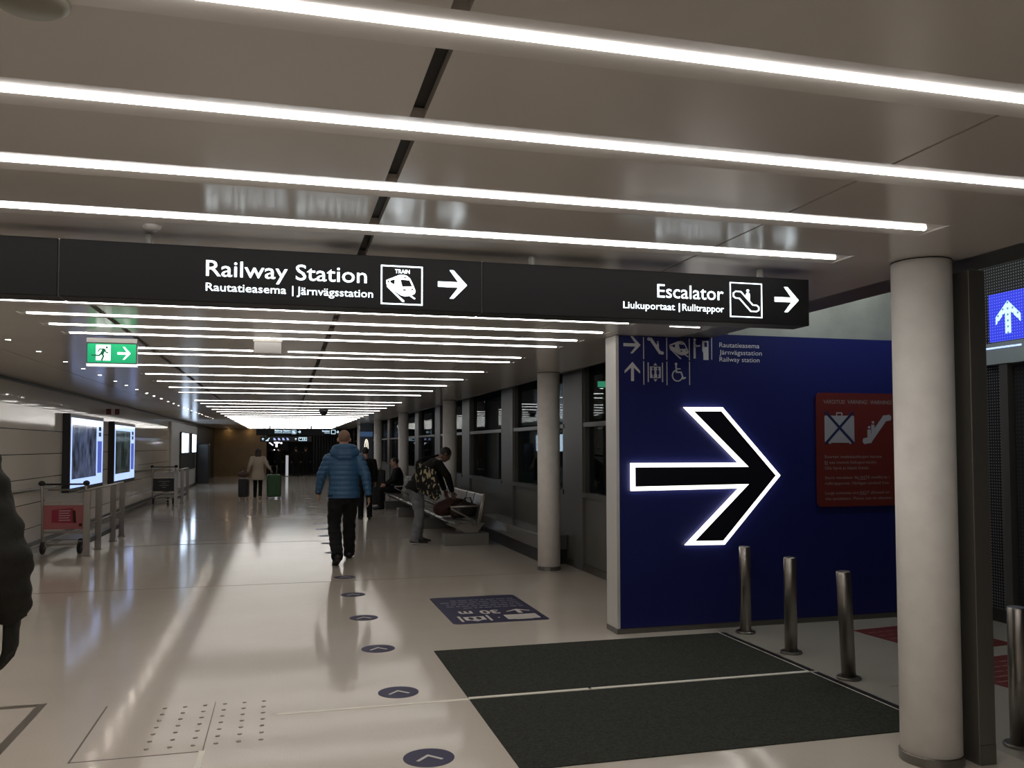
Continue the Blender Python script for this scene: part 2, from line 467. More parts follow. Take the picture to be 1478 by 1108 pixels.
def remesh_obj(name, bm, m, parent, voxel, smooth=2, fn=None):
    me = to_mesh_remesh(bm, name, voxel, smooth)
    if fn:
        for q in me.vertices: q.co = fn(q.co.copy(), q.normal.copy())
    me.materials.clear(); me.materials.append(m)
    return link_mesh(name, me, parent)

# ================================================================== THE SETTING
X3, Y3, Z3 = (1, 0, 0), (0, 1, 0), (0, 0, 1)
YB, YE = -5.0, 60.0

# floor
b = B(); box(b, -4.2, 7.2, YB, YE, -0.2, 0.0); struct('floor', b, K['floor'])

# floor joints, inlays and hatches (part of the floor's surface)
b = B()
for y in (10.4, 14.9, 19.4, 23.9, 28.4, 32.9): box(b, WL, WR, y, y+0.012, -0.001, 0.0012)
box(b, -1.045, -1.035, 4.82, 5.8, -0.001, 0.0012); box(b, -1.04, -0.42, 4.82, 4.828, -0.001, 0.0012)
box(b, -0.402, -0.397, 4.83, 5.72, -0.001, 0.0010)
box(b, 3.9, 6.2, 4.9, 4.905, -0.001, 0.0012)
box(b, -1.75, -0.9, 14.95, 14.99, -0.001, 0.0013); box(b, -1.75, -0.9, 15.5, 15.53, -0.001, 0.0013)
box(b, -1.75, -1.72, 14.95, 15.53, -0.001, 0.0013); box(b, -0.93, -0.9, 14.95, 15.53, -0.001, 0.0013)
o = struct('trim_1', b, K['groove'])
b = B(); box(b, -0.025, 1.14, 5.345, 5.375, -0.001, 0.0022); box(b, -0.418, -0.388, 4.0, 4.83, -0.001, 0.0022)
struct('trim_2', b, K['inlay'])

# the light strips: (y, x0, x1); the ceiling is cut round their channels
CH, CD = 0.095, 0.008
near = [(1.895, -3.30, 2.74, 'thickest white light strip, crossing the top of the view'),
        (2.53, -3.30, 2.74, 'second white light strip from the top of the view'),
        (3.155, -3.30, 2.74, 'third white light strip from the top, second before the hanging sign'),
        (3.77, -3.30, 2.72, 'fourth light strip from the top, just before the hanging sign'),
        (6.19, -2.60, 2.595, 'light strip running along lower edge of the large hanging sign'),
        (6.77, -1.79, 2.60, 'second light strip below the large hanging sign'),
        (7.34, -1.78, 2.57, 'third light strip below the large hanging sign'),
        (7.86, -1.75, 2.54, 'fourth light strip below the large hanging sign, above green exit sign'),
        (9.44, -1.60, 2.49, 'light strip just beyond the broken strip with the grey box'),
        (10.76, -1.75, 2.49, 'light strip at bottom edge of the green exit sign'),
        (12.07, -1.77, 2.49, 'first full light strip beyond the green exit sign')]
far_y = [13.37, 14.7, 16.02, 18.75, 20.05, 21.6, 23.2, 24.8, 26.4, 28.0, 29.4, 30.7, 32.0, 33.3, 34.6, 35.9, 37.2, 38.5, 39.8, 41.1, 42.9, 44.2, 45.5, 46.8]
CUTS = [(y, x0, x1) for y, x0, x1, _ in near] + [(8.92, -1.75, 2.48)] + [(y, -1.80, 2.49) for y in far_y] + [(y, -3.30, 2.65) for y in (4.39, 4.99, 5.59)] + [(y, -3.30, 2.74) for y in (1.27, 0.65, 0.03, -0.6, -1.2, -1.8, -2.4, -3.0, -3.6, -4.2)]
CUTS.sort()
# ceiling: satin metal planks with open joints along the corridor
b = B()
for x0, x1 in ((WL-0.25, -2.68), (-2.67, -1.285), (-1.24, 0.343), (0.386, 1.985), (1.997, 3.36)):
    ys = [YB] + [c[0] for c in CUTS] + [49.0]
    for i in range(len(ys)-1):
        box(b, x0, x1, ys[i] + (CH if i else 0), ys[i+1] - (CH if i < len(ys)-2 else 0), CZ, CZ+0.03)
    for y, a, e in CUTS:
        a -= 0.052; e += 0.052
        if x0 < a: box(b, x0, min(x1, a), y-CH, y+CH, CZ, CZ+0.03)
        if x1 > e: box(b, max(x0, e), x1, y-CH, y+CH, CZ, CZ+0.03)
box(b, 3.36, 3.50, 7.10, 49.0, CZ, CZ+0.03)
struct('ceiling', b, K['ceil'])
b = B()
box(b, WL-0.2, 3.36, YB, 49.0, CZ+0.032, CZ+0.05)
struct('trim_3', b, K['slot'])
# dark edge beam where the low ceiling stops at the escalator hall and at the window recess
b = B()
box(b, 3.362, 3.66, YB, 6.845, CZ+0.004, CZ+0.25)
box(b, 3.502, 3.54, 7.12, 49.0, CZ-0.005, CZ+0.22)
box(b, 3.54, 3.9, 7.12, 49.0, CZ+0.20, CZ+0.24)
struct('trim_4', b, K['dsteel'])

# left wall: painted bulkhead above glossy panels, dark shadow gap, skirting
b = B(); box(b, WL-0.2, WL, YB, 38.8, 0.0, 2.20); struct('wall_left', b, K['wallp'])
b = B(); box(b, WL-0.2, WL-0.002, YB, 38.8, 2.205, 2.50); struct('wall_left_upper', b, K['bulk'])
b = B(); box(b, WL-0.2, WL-0.04, YB, 48.0, 2.50, CZ+0.02); struct('trim_5', b, K['black'])
b = B(); box(b, WL, WL+0.015, YB, 38.8, 0.0, 0.09); struct('baseboard_left', b, K['skirt'])
b = B(); box(b, WL-0.2, WL+0.02, 38.8, 47.6, 0.0, 2.50); struct('wall_left_far', b, K['dark'])

# window wall on the right
P0, PER = 10.40, 3.465
b = B()
piers = [P0 + PER*i for i in range(-1, 11)]
for y in piers:
    box(b, WR-0.01, WR+0.16, y, y+0.36, 0.0, 2.76); box(b, WR+0.01, WR+0.16, y+0.375, y+0.80, 0.0, 2.76)
for y in piers:
    box(b, WR+0.03, WR+0.15, y+0.80, y+PER, 0.09, 0.94)
struct('wall_right', b, K['winpanel'])
b = B(); box(b, WR+0.0, WR+0.03, 7.10, 47.5, 0.0, 0.09); struct('baseboard_right', b, K['skirt'])
for i, y in enumerate(piers):
    a, e = y+0.80, y+PER
    f = B()
    box(f, WR-0.01, WR+0.12, a, e, 0.94, 1.0)            # sill
    box(f, WR+0.0, WR+0.12, a, e, 1.845, 1.90)           # transom
    box(f, WR+0.0, WR+0.12, a, e, 2.70, 2.76)
    box(f, WR+0.01, WR+0.12, a, a+0.05, 1.0, 2.70); box(f, WR+0.01, WR+0.12, e-0.05, e, 1.0, 2.70)
    wn = struct('window_%d' % (i+1), f, K['winframe'])
    g = B(); box(g, WR+0.07, WR+0.076, a+0.05, e-0.05, 1.0, 1.845); obj('lower_pane', g, K['glass'], wn)
    g = B(); box(g, WR+0.07, WR+0.076, a+0.05, e-0.05, 1.90, 2.70); obj('upper_pane', g, K['glass'], wn)

# end of the corridor: brown wall on the left, dark slatted partition on the right
b = B(); box(b, -3.62, -0.92, 48.0, 48.2, 0.0, 2.55); struct('wall_end', b, K['brown'])
b = B(); box(b, -0.92, 7.0, 56.0, 56.2, 0.0, 3.2)
for k in range(14): box(b, 1.6 + k*0.16, 1.68 + k*0.16, 50.0, 50.06, 0.0, 2.6)
struct('wall_end_dark', b, K['dark'])

# escalator hall behind the blue wall
b = B(); box(b, 3.92, 7.2, 7.25, 7.45, 0.0, 4.8); struct('wall_concrete', b, K['concrete'])
b = B(); box(b, 3.43, 7.2, -1.0, 7.45, 4.8, 4.95); struct('ceiling_hall', b, K['dark'])

def dot_mat(name, base, dot, pitch=0.027, r=0.22, emit=0.0):
    m = mat(name, (0, 0, 0), rough=0.45)
    nt = m.node_tree; bs = nt.nodes['Principled BSDF']
    tc = nt.nodes.new('ShaderNodeTexCoord'); mp = nt.nodes.new('ShaderNodeMapping'); mp.inputs['Scale'].default_value = (0, 1/pitch, 1/pitch)
    fr = nt.nodes.new('ShaderNodeVectorMath'); fr.operation = 'FRACTION'
    su = nt.nodes.new('ShaderNodeVectorMath'); su.operation = 'SUBTRACT'; su.inputs[1].default_value = (0, 0.5, 0.5)
    ln = nt.nodes.new('ShaderNodeVectorMath'); ln.operation = 'LENGTH'
    lt = nt.nodes.new('ShaderNodeMath'); lt.operation = 'LESS_THAN'; lt.inputs[1].default_value = r
    mx = nt.nodes.new('ShaderNodeMix'); mx.data_type = 'RGBA'
    mx.inputs[6].default_value = (*base, 1); mx.inputs[7].default_value = (*dot, 1)
    nt.links.new(tc.outputs['Object'], mp.inputs[0]); nt.links.new(mp.outputs[0], fr.inputs[0])
    nt.links.new(fr.outputs[0], su.inputs[0]); nt.links.new(su.outputs[0], ln.inputs[0])
    nt.links.new(ln.outputs['Value'], lt.inputs[0]); nt.links.new(lt.outputs[0], mx.inputs[0])
    if emit > 0:
        nt.links.new(mx.outputs[2], bs.inputs['Emission Color']); bs.inputs['Emission Strength'].default_value = emit
    else: nt.links.new(mx.outputs[2], bs.inputs['Base Color'])
    return m

K['perf'] = dot_mat('perforated_panel', (0.012, 0.012, 0.014), (0.33, 0.33, 0.34))  # backlight through the holes is painted into the colour as pale dots
K['perfdoor'] = dot_mat('perforated_door', (0.012, 0.013, 0.016), (0.05, 0.05, 0.055), pitch=0.036)
K['bluedot'] = dot_mat('blue_panel_dots', (0.035, 0.05, 0.80), (0.20, 0.26, 1.0), emit=1.0, r=0.2)
K['arrowdot'] = dot_mat('blue_panel_arrow_dots', (0.62, 0.95, 1.0), (0.12, 0.30, 0.45), pitch=0.054, emit=1.25, r=0.2)

HX = 6.30
pw = thing('perforated_wall', 'dark perforated metal wall with grey lintel at right of escalator hall', 'wall', (HX, 5.0, 0))
def hbox(name, x0, x1, y0, y1, z0, z1, m, par, bev=0): 
    q = B(); box(q, x0, x1, y0, y1, z0, z1, bev); return obj(name, q, m, par)
hbox('upper_panel', 0, 0.08, -3.0, 1.84, 2.535, 4.7, K['perf'], pw)
ln = hbox('lintel', -0.06, 0.08, -3.0, 1.84, 2.335, 2.53, K['lintel'], pw)
hbox('light_slot', -0.065, -0.06, 1.05, 1.60, 2.475, 2.49, K['scrwhite'], ln)
hbox('side_panel', 0, 0.08, 1.33, 1.84, 0.12, 2.33, K['perf'], pw)
hbox('kick_plate', -0.02, 0.08, -3.0, 1.84, 0.0, 0.12, K['dark'], pw)
hbox('door_post', -0.05, 0.08, 1.22, 1.31, 0.12, 2.33, K['dsteel'], pw)
hbox('door_leaf', 0.02, 0.06, -3.0, 1.21, 0.12, 2.33, K['perfdoor'], pw)
sg = thing('arrow_display', 'glowing blue panel with white up arrow on perforated wall at far right', 'sign', (HX, 5.0, 2.53))
hbox('lit_face', -0.03, -0.002, 0.55, 1.43, 0.015, 0.45, K['bluedot'], sg)
q = B()
prism(q, [(1.215+dx, z) for dx, z in ((0.0, 0.37), (0.135, 0.235), (0.135, 0.165), (0.03, 0.27), (0.03, 0.075), (-0.03, 0.075), (-0.03, 0.27), (-0.135, 0.165), (-0.135, 0.235))],
      (-0.031, 0, 0), Y3, Z3, (-0.003, 0, 0))
obj('arrow', q, K['arrowdot'], sg)

# ================================================================== CEILING LIGHT STRIPS
def light_strip(x0, x1, y, label, group=None, m='strip'):
    t = thing('light_strip', label, 'ceiling light', ((x0+x1)/2, y, CZ), 0, group)
    L = (x1-x0)/2
    prof = [(-CH, 0.0), (-0.0115, CD), (0.0115, CD), (CH, 0.0), (CH, 0.03), (-CH, 0.03)]
    q = B(); prism(q, prof, (-L-0.05, 0, 0), Y3, Z3, (2*L+0.1, 0, 0)); obj('housing', q, K['ceil'], t)
    for e in (-1, 1):
        q = B(); box(q, e*(L+0.05)-0.001, e*(L+0.05)+0.001, -CH, CH, 0.0, 0.03); obj('end_cap', q, K['ceil'], t)
    q = B(); prism(q, [(0.0115*math.cos(math.radians(a)), CD - 0.0005 + (CD+0.002)*math.sin(math.radians(a))) for a in range(0, -181, -18)], (-L, 0, 0), Y3, Z3, (2*L, 0, 0))
    obj('diffuser', q, K[m], t)
    return t
for y, x0, x1, lb in near: light_strip(x0, x1, y, lb)
q = B(); box(q, -0.26, -0.02, 8.92-CH, 8.92+CH, CZ, CZ+0.03); o = struct('trim_6', q, K['ceil'])
light_strip(-1.75, -0.31, 8.92, 'short light strip left of the grey ceiling box')
light_strip(0.03, 2.48, 8.92, 'long light strip right of the grey ceiling box')
light_strip(2.98, 3.24, 6.25, 'very short light strip between the hanging sign and the blue wall')
for y in far_y:
    light_strip(-1.80, 2.49, y, 'one of the thin light strips receding far along the corridor ceiling', 'distant ceiling light strips')
for y in (4.39, 4.99, 5.59):
    light_strip(-3.30, 2.65, y, 'light strip hidden above and behind the large hanging sign', 'strips above the hanging sign')
for y in (1.27, 0.65, 0.03, -0.6, -1.2, -1.8, -2.4, -3.0, -3.6, -4.2):
    light_strip(-3.30, 2.74, y, 'light strip over the viewer, above the top of the view', 'strips over the viewer')

# small recessed downlights on the left of the ceiling
for k in range(26):
    y = 6.5 + 0.98*k + (0.1 if k % 3 == 1 else 0)
    t = thing('recessed_downlight', 'small recessed downlight in the row along left side of ceiling', 'downlight', (-2.38, y, CZ), 0, 'downlights along the left')
    q = B(); ring_lathe(q, [(0.034, -0.004), (0.034, 0.0), (0.022, 0.0), (0.022, -0.004)], 18); obj('rim', q, K['steel'], t)
    q = B(); lathe(q, [(0.0, -0.003), (0.021, -0.003), (0.021, 0.0), (0, 0.0)], 16); obj('lens', q, K['spot'], t)
for x, lb in ((-2.85, 'left one of the two warm spots washing the far brown wall'), (-1.75, 'right one of the two warm spots washing the far brown wall')):
    t = thing('wall_spot', lb, 'downlight', (x, 47.78, CZ))
    q = B(); ring_lathe(q, [(0.075, -0.006), (0.075, 0.0), (0.055, 0.0), (0.055, -0.006)], 20); obj('rim', q, K['steel'], t)
    q = B(); lathe(q, [(0.0, -0.003), (0.054, -0.003), (0.054, 0.0), (0, 0.0)], 18); obj('lens', q, K['warm'], t)
# lamp that lights the escalator hall from above, out of the view
t = thing('hall_lamp', 'tube lamp high in the escalator hall above the blue wall', 'lamp', (4.9, 6.0, 3.7))
q = B(); box(q, -0.7, 0.7, -0.06, 0.06, 0.0, 0.06, 0.01); obj('housing', q, K['grey'], t)
q = B(); chain(q, [((-0.65, 0, -0.02), 0.02, 0.02), ((0.65, 0, -0.02), 0.02, 0.02)], n=10, side=(0, 1, 0)); obj('tube', q, mat('hall_tube', '#ffffff', emit=(0.93, 1.0, 0.96), es=95), t)
for x in (-0.5, 0.5):
    q = B(); lathe(q, [(0.012, 0.06), (0.012, 1.10)], 8, (x, 0, 0)); obj('hanger_rod', q, K['grey'], t)

# things fixed to the ceiling
q = B(); lathe(q, [(0, -0.02), (0.065, -0.018), (0.08, -0.008), (0.08, 0.0), (0, 0)], 32)
o = obj('ceiling_speaker', q, K['speaker'], smooth=True); o.location = (-0.535, 1.985, CZ); tag(o, 'round olive ceiling disc cut by the top left corner', 'ceiling speaker')
t = thing('smoke_detector', 'small round detector on ceiling above left half of hanging sign', 'detector', (-0.56, 3.93, CZ))
q = B(); lathe(q, [(0, -0.025), (0.02, -0.024), (0.035, -0.012), (0.04, 0), (0, 0)], 20); obj('body', q, K['grey'], t, smooth=True)
t = thing('dome_camera', 'dark dome camera under the far ceiling above bald man', 'camera', (0.98, 22.6, CZ))
q = B(); lathe(q, [(0.0, -0.16), (0.05, -0.15), (0.085, -0.12), (0.10, -0.07), (0.10, -0.05), (0, -0.05)], 20); obj('dome', q, K['black'], t, smooth=True)
q = B(); lathe(q, [(0, -0.05), (0.12, -0.05), (0.12, 0.0), (0, 0)], 20); obj('base', q, K['dsteel'], t)
t = thing('ceiling_box', 'flat grey box hung in the gap of a broken light strip', 'box', (-0.15, 7.95, 0))
q = B(); box(q, -0.118, 0.118, -0.03, 0.03, 2.43, CZ, 0.006); obj('case', q, K['grey'], t)
q = B(); box(q, -0.125, 0.125, -0.035, 0.035, CZ-0.02, CZ-0.001); obj('top_plate', q, K['dsteel'], t)

# ================================================================== HANGING SIGNS
ARROW = [(0.0, 0.40), (0.0, 0.585), (0.70, 0.585), (0.40, 1.0), (0.535, 1.0), (1.0, 0.49), (0.535, 0.0), (0.40, 0.0), (0.70, 0.40)]
def arrow_poly(x0, x1, z0, z1): return [(x0 + a*(x1-x0), z0 + c*(z1-z0)) for a, c in ARROW]
def arrow_up_poly(x0, x1, z0, z1): return [(x0 + (1-c)*(x1-x0), z0 + a*(z1-z0)) for a, c in ARROW]
TRAIN = [(175, 340), (350, 262), (400, 253), (460, 262), (508, 300), (545, 370), (590, 480), (575, 520), (520, 550), (440, 562), (380, 548), (190, 430), (175, 385)]
def nrm(p, x0, x1, z0, z1): return [(x0 + (a-100)/590*(x1-x0), z1 - (c-125)/560*(z1-z0)) for a, c in p]
def train_icon(par, O, u, v, x0, x1, z0, z1, lit, dark, word=True):
    n = Vector(u).cross(Vector(v))
    q = B(); prism(q, nrm(TRAIN, x0, x1, z0, z1), O, u, v, n*0.003)
    prism(q, nrm([(180, 430), (200, 428), (432, 628), (424, 645), (400, 640)], x0, x1, z0, z1), O, u, v, n*0.003)
    prism(q, nrm([(508, 556), (530, 548), (588, 585), (575, 600)], x0, x1, z0, z1), O, u, v, n*0.003)
    ic = obj('train_pictogram', q, lit, par)
    q = B()
    for p in ([(375, 325), (500, 330), (540, 415), (400, 425)], [(230, 345), (295, 325), (290, 400), (232, 372)], [(190, 352), (216, 346), (216, 378), (192, 370)],
              [(420, 288), (455, 288), (458, 304), (424, 304)], [(410, 460), (450, 460), (452, 482), (412, 482)], [(525, 450), (553, 450), (556, 470), (528, 470)]):
        prism(q, nrm(p, x0, x1, z0, z1), O, u, v, n*0.0042)
    obj('train_windows', q, dark, ic)
    return ic
def frame_icon(par, O, u, v, x0, x1, z0, z1, wd, m):
    n = Vector(u).cross(Vector(v)); q = B()
    for r in (rect(x0, z0, x1, z0+wd), rect(x0, z1-wd, x1, z1), rect(x0, z0+wd, x0+wd, z1-wd), rect(x1-wd, z0+wd, x1, z1-wd)):
        prism(q, r, O, u, v, n*0.003)
    return obj('icon_frame', q, m, par)

SY = 4.02
sign = thing('hanging_sign', 'long black hanging sign with lit lettering for railway station and escalator', 'sign', (0.7, SY, 2.35))
def rel(x, z): return (x-0.7, z-2.35)
for x0, x1 in ((-2.2, -0.948), (-0.942, 0.921), (0.927, 2.738)):
    q = B(); box(q, x0-0.7, x1-0.7, 0.0, 0.15, 2.246-2.35, 2.497-2.35, 0.004); obj('sign_case', q, K['signblk'], sign)
for x in (-0.945, 0.924):
    q = B(); box(q, x-0.712, x-0.688, 0.008, 0.14, -0.102, 0.145); obj('joint_strip', q, K['black'], sign)
for x in (-0.596, 1.20, 2.49):
    q = B(); lathe(q, [(0.017, 0.147), (0.017, CZ-2.35)], 14, (x-0.7, 0.08, 0)); po = obj('hanger_pole', q, K['grey'], sign)
    q = B(); box(q, x-0.70-0.06, x-0.70+0.06, 0.04, 0.12, 0.147, 0.153); obj('hanger_plate', q, K['dsteel'], po)
U, V = X3, Z3
def st(s, x, z, w, h, par=sign, bold=0.0): return text_part('lettering', s, (x-0.7, -0.0015, z-2.35), U, V, w, K['signlit'], par, h, 0.002, bold)
st('Railway Station', -0.345, 2.364, 0.713, 0.072, bold=0.004)
def pair(a, c, x, z, w, h, f1, fb, f2):
    st(a, x, z, w*f1, h, bold=0.004); st(c, x+w*f2, z, w*(1-f2), h, bold=0.004)
    q = B(); prism(q, rect(x-0.7+w*fb, z-2.35-0.008, x-0.7+w*fb+0.005, z-2.35+h*1.05), (0, 0, 0), U, V, (0, -0.003, 0)); obj('divider_line', q, K['signlit'], sign)
pair('Rautatieasema', 'J\u00e4rnv\u00e4gsstation', -0.345, 2.297, 0.742, 0.036, 0.469, 0.505, 0.532)
frame_icon(sign, (0, 0, 0), U, V, 0.434-0.7, 0.632-0.7, 2.269-2.35, 2.455-2.35, 0.006, K['signlit'])
train_icon(sign, (0, 0, 0), U, V, 0.434-0.7, 0.632-0.7, 2.269-2.35, 2.455-2.35, K['signlit'], K['signblk'])
text_part('lettering', 'TRAIN', (0.500-0.7, -0.0015, 2.4185-2.35), U, V, 0.070, K['signlit'], sign, 0.019, 0.002, 0.012)
q = B(); prism(q, arrow_poly(0.706-0.7, 0.848-0.7, 2.309-2.35, 2.446-2.35), (0, 0, 0), U, V, (0, -0.003, 0)); obj('arrow', q, K['signlit'], sign)
st('Escalator', 1.846, 2.362, 0.377, 0.070, bold=0.002)
pair('Liukuportaat', 'Rulltrappor', 1.658, 2.299, 0.567, 0.035, 0.504, 0.545, 0.578)
frame_icon(sign, (0, 0, 0), U, V, 2.261-0.7, 2.451-0.7, 2.277-2.35, 2.461-2.35, 0.005, K['signlit'])
def en(p): return [(1.561 + (a-860)/240*0.190, 0.111 - (c-65)/255*0.184) for a, c in p]
ESC = [(905, 130), (942, 132), (1030, 226), (1060, 228), (1074, 240), (1074, 262), (1058, 273), (1014, 273), (930, 181), (902, 180), (886, 168), (886, 144)]
q = B(); stroke(q, en(ESC), 0.0055, (0, 0, 0), U, V, (0, -0.003, 0), closed=True)
prism(q, en(disc(993, 122, 10)), (0, 0, 0), U, V, (0, -0.003, 0))
prism(q, en([(980, 148), (986, 138), (1002, 138), (1008, 148), (1008, 195), (980, 165)]), (0, 0, 0), U, V, (0, -0.003, 0))
obj('escalator_pictogram', q, K['signlit'], sign)
q = B(); prism(q, arrow_poly(2.527-0.7, 2.672-0.7, 2.315-2.35, 2.450-2.35), (0, 0, 0), U, V, (0, -0.003, 0)); obj('arrow', q, K['signlit'], sign)

# green exit sign
ex = thing('exit_sign', 'green lit emergency exit sign with running man and arrow', 'sign', (-1.437, 7.95, 2.40))
q = B(); box(q, -0.2, 0.2, 0.0, 0.06, -0.085, 0.118, 0.004); obj('case', q, K['exitdark'], ex)
q = B(); box(q, -0.192, 0.192, -0.004, 0.0, -0.08, 0.082); obj('green_face', q, K['green'], ex)
q = B(); box(q, -0.2, 0.2, -0.002, 0.05, -0.112, -0.089); obj('lower_lens', q, mat('exit_lens', '#ffffff', emit=(0.75, 0.85, 0.83), es=0.6), ex)
q = B(); box(q, -0.2, 0.2, -0.006, 0.06, 0.092, 0.13); obj('mounting_rail', q, K['grey'], ex)
q = B(); prism(q, rect(-0.125, -0.062, -0.010, 0.072), (0, -0.004, 0), U, V, (0, -0.002, 0))
prism(q, [(0.045 + a*0.105, -0.052 + c*0.11) for a, c in ARROW], (0, -0.004, 0), U, V, (0, -0.002, 0)); obj('white_symbols', q, K['greenlit'], ex)
q = B(); D = (0, -0.0015, 0); O = (0, -0.006, 0)
prism(q, disc(-0.040, 0.050, 0.010), O, U, V, D)
stroke(q, [(-0.062, 0.030), (-0.076, 0.000)], 0.026, O, U, V, D)
stroke(q, [(-0.062, 0.032), (-0.095, 0.036), (-0.108, 0.014)], 0.010, O, U, V, D)
stroke(q, [(-0.058, 0.030), (-0.044, 0.008), (-0.028, 0.004)], 0.010, O, U, V, D)
stroke(q, [(-0.076, 0.000), (-0.066, -0.026), (-0.078, -0.058)], 0.014, O, U, V, D)
stroke(q, [(-0.078, 0.000), (-0.100, -0.020), (-0.155, -0.018)], 0.013, O, U, V, D)
obj('running_man', q, K['exitman'], ex)

# far hanging sign and the information display under it
fs = thing('far_hanging_sign', 'black hanging sign far down the corridor with blurred lit lettering', 'sign', (0.65, 42.0, 2.29))
q = B(); box(q, -1.92, 1.93, 0, 0.15, -0.165, 0.165, 0.01); obj('sign_case', q, K['signblk'], fs)
for x in (-1.3, 0.6, 1.8):
    q = B(); lathe(q, [(0.03, 0.165), (0.03, CZ-2.29)], 10, (x, 0.08, 0)); obj('hanger_pole', q, K['grey'], fs)
text_part('lettering', 'Railway Station', (-1.08, -0.0015, 0.02), U, V, 0.72, K['farblue'], fs, 0.085, 0.003, 0.02)
text_part('lettering', 'Rautatieasema | J\u00e4rnv\u00e4gsstation', (-1.08, -0.0015, -0.055), U, V, 0.74, K['farblue'], fs, 0.04, 0.003, 0.02)
frame_icon(fs, (0, 0, 0), U, V, -0.30, -0.10, -0.1, 0.1, 0.012, K['farblue']); train_icon(fs, (0, 0, 0), U, V, -0.30, -0.10, -0.1, 0.1, K['farblue'], K['signblk'])
q = B(); prism(q, arrow_poly(-0.02, 0.13, -0.07, 0.07), (0, 0, 0), U, V, (0, -0.003, 0)); prism(q, arrow_poly(1.78, 1.91, -0.07, 0.07), (0, 0, 0), U, V, (0, -0.003, 0)); obj('arrow', q, K['farblue'], fs)
text_part('lettering', 'Escalator', (1.12, -0.0015, 0.01), U, V, 0.36, K['farblue'], fs, 0.075, 0.003, 0.02)
text_part('lettering', 'Liukuportaat', (1.22, -0.0015, -0.06), U, V, 0.26, K['farblue'], fs, 0.04, 0.003, 0.02)
frame_icon(fs, (0, 0, 0), U, V, 1.54, 1.74, -0.1, 0.1, 0.02, K['farblue'])
d2 = thing('icon_sign', 'lower row of blue lit pictograms under the far hanging sign', 'sign', (0.2, 46.0, 1.98))
q = B(); box(q, -1.4, 1.2, 0, 0.1, -0.14, 0.14, 0.01); obj('sign_case', q, K['dark'], d2)
for x in (-1.2, 1.0):
    q = B(); lathe(q, [(0.025, 0.14), (0.025, CZ-1.98)], 8, (x, 0.05, 0)); obj('hanger_pole', q, K['black'], d2)
for a in (-1.32, 0.33):
    q = B(); prism(q, arrow_up_poly(a, a+0.12, -0.06, 0.06), (0, 0, 0), U, V, (0, -0.003, 0)); obj('arrow', q, K['farblue'], d2)
q = B()
for r in (rect(-1.12, -0.10, -0.98, -0.06), [(-1.08, -0.06), (-0.96, -0.02), (-0.92, 0.08), (-0.99, 0.02)], rect(0.53, -0.09, 0.55, 0.09), rect(0.55, 0.07, 0.95, 0.09), rect(0.55, -0.09, 0.95, -0.07), rect(0.93, -0.07, 0.95, 0.07), rect(0.60, 0.02, 0.66, 0.05), rect(0.72, -0.04, 0.77, 0.05), rect(0.82, -0.04, 0.87, 0.05)):
    q = B(); prism(q, r, (0, 0, 0), U, V, (0, -0.003, 0)); obj('pictogram', q, K['farblue'], d2)
for k in range(4):
    x = -0.72 + k*0.22; q = B()
    prism(q, [(x, -0.06), (x+0.12, -0.06), (x+0.07, 0.05), (x-0.02, 0.07)], (0, 0, 0), U, V, (0, -0.003, 0)); obj('pictogram', q, K['farviolet'], d2)
d3 = thing('led_display', 'bright lit display with blurred symbols below the far pictogram row', 'display', (-0.45, 52.0, 1.70))
q = B(); box(q, -0.9, 0.7, 0, 0.1, -0.35, 0.18, 0.01); obj('case', q, K['dark'], d3)
q = B()
for r in (rect(-0.03, -0.14, 0.08, 0.14), rect(-0.13, 0.09, 0.20, 0.15), rect(0.24, 0.05, 0.34, 0.14), [(-0.42, 0.12), (-0.32, 0.12), (-0.15, -0.02), (-0.20, -0.06)], rect(-0.16, -0.33, -0.06, -0.28), rect(0.10, -0.33, 0.14, -0.26)):
    prism(q, r, (0, 0, 0), U, V, (0, -0.003, 0))
obj('symbols', q, K['farpink'], d3)

# ================================================================== COLUMNS
def column(x, y, label, group=None):
    t = thing('column', label, 'column', (x, y, 0), 0, group)
    q = B(); lathe(q, [(0.146, 0.0), (0.146, CZ-0.006)], 56); obj('shaft', q, K['col'], t, smooth=True)
    q = B(); lathe(q, [(0.147, CZ-0.006), (0.147, CZ-0.001)], 56); obj('top_ring', q, K['slot'], t)
    q = B(); lathe(q, [(0.153, 0.0), (0.153, 0.045), (0.147, 0.05)], 56); obj('base_ring', q, K['skirt'], t)
    return t
column(3.205, 3.723, 'large white round column nearest the viewer at right')
column(3.335, 10.645, 'white round column beside the grey window bay, left of the blue wall')
column(3.34, 17.57, 'white round column behind the man bending over the bench')
column(3.31, 24.5, 'white round column left of the bending man')
column(3.31, 31.4, 'pale round column right of the man in the blue jacket')
column(3.28, 38.3, 'thin far round column behind shoulder of the man in blue jacket')
t = thing('steel_post', 'dark square steel post touching the nearest white column', 'post', (3.42, 3.70, 0))
q = B(); box(q, -0.047, 0.055, -0.115, 0.10, 0.0, CZ-0.058, 0.003); obj('post_case', q, K['dsteel'], t)
q = B(); box(q, -0.044, 0.052, -0.118, -0.113, 0.0, 0.10); obj('foot_plate', q, K['skirt'], t)

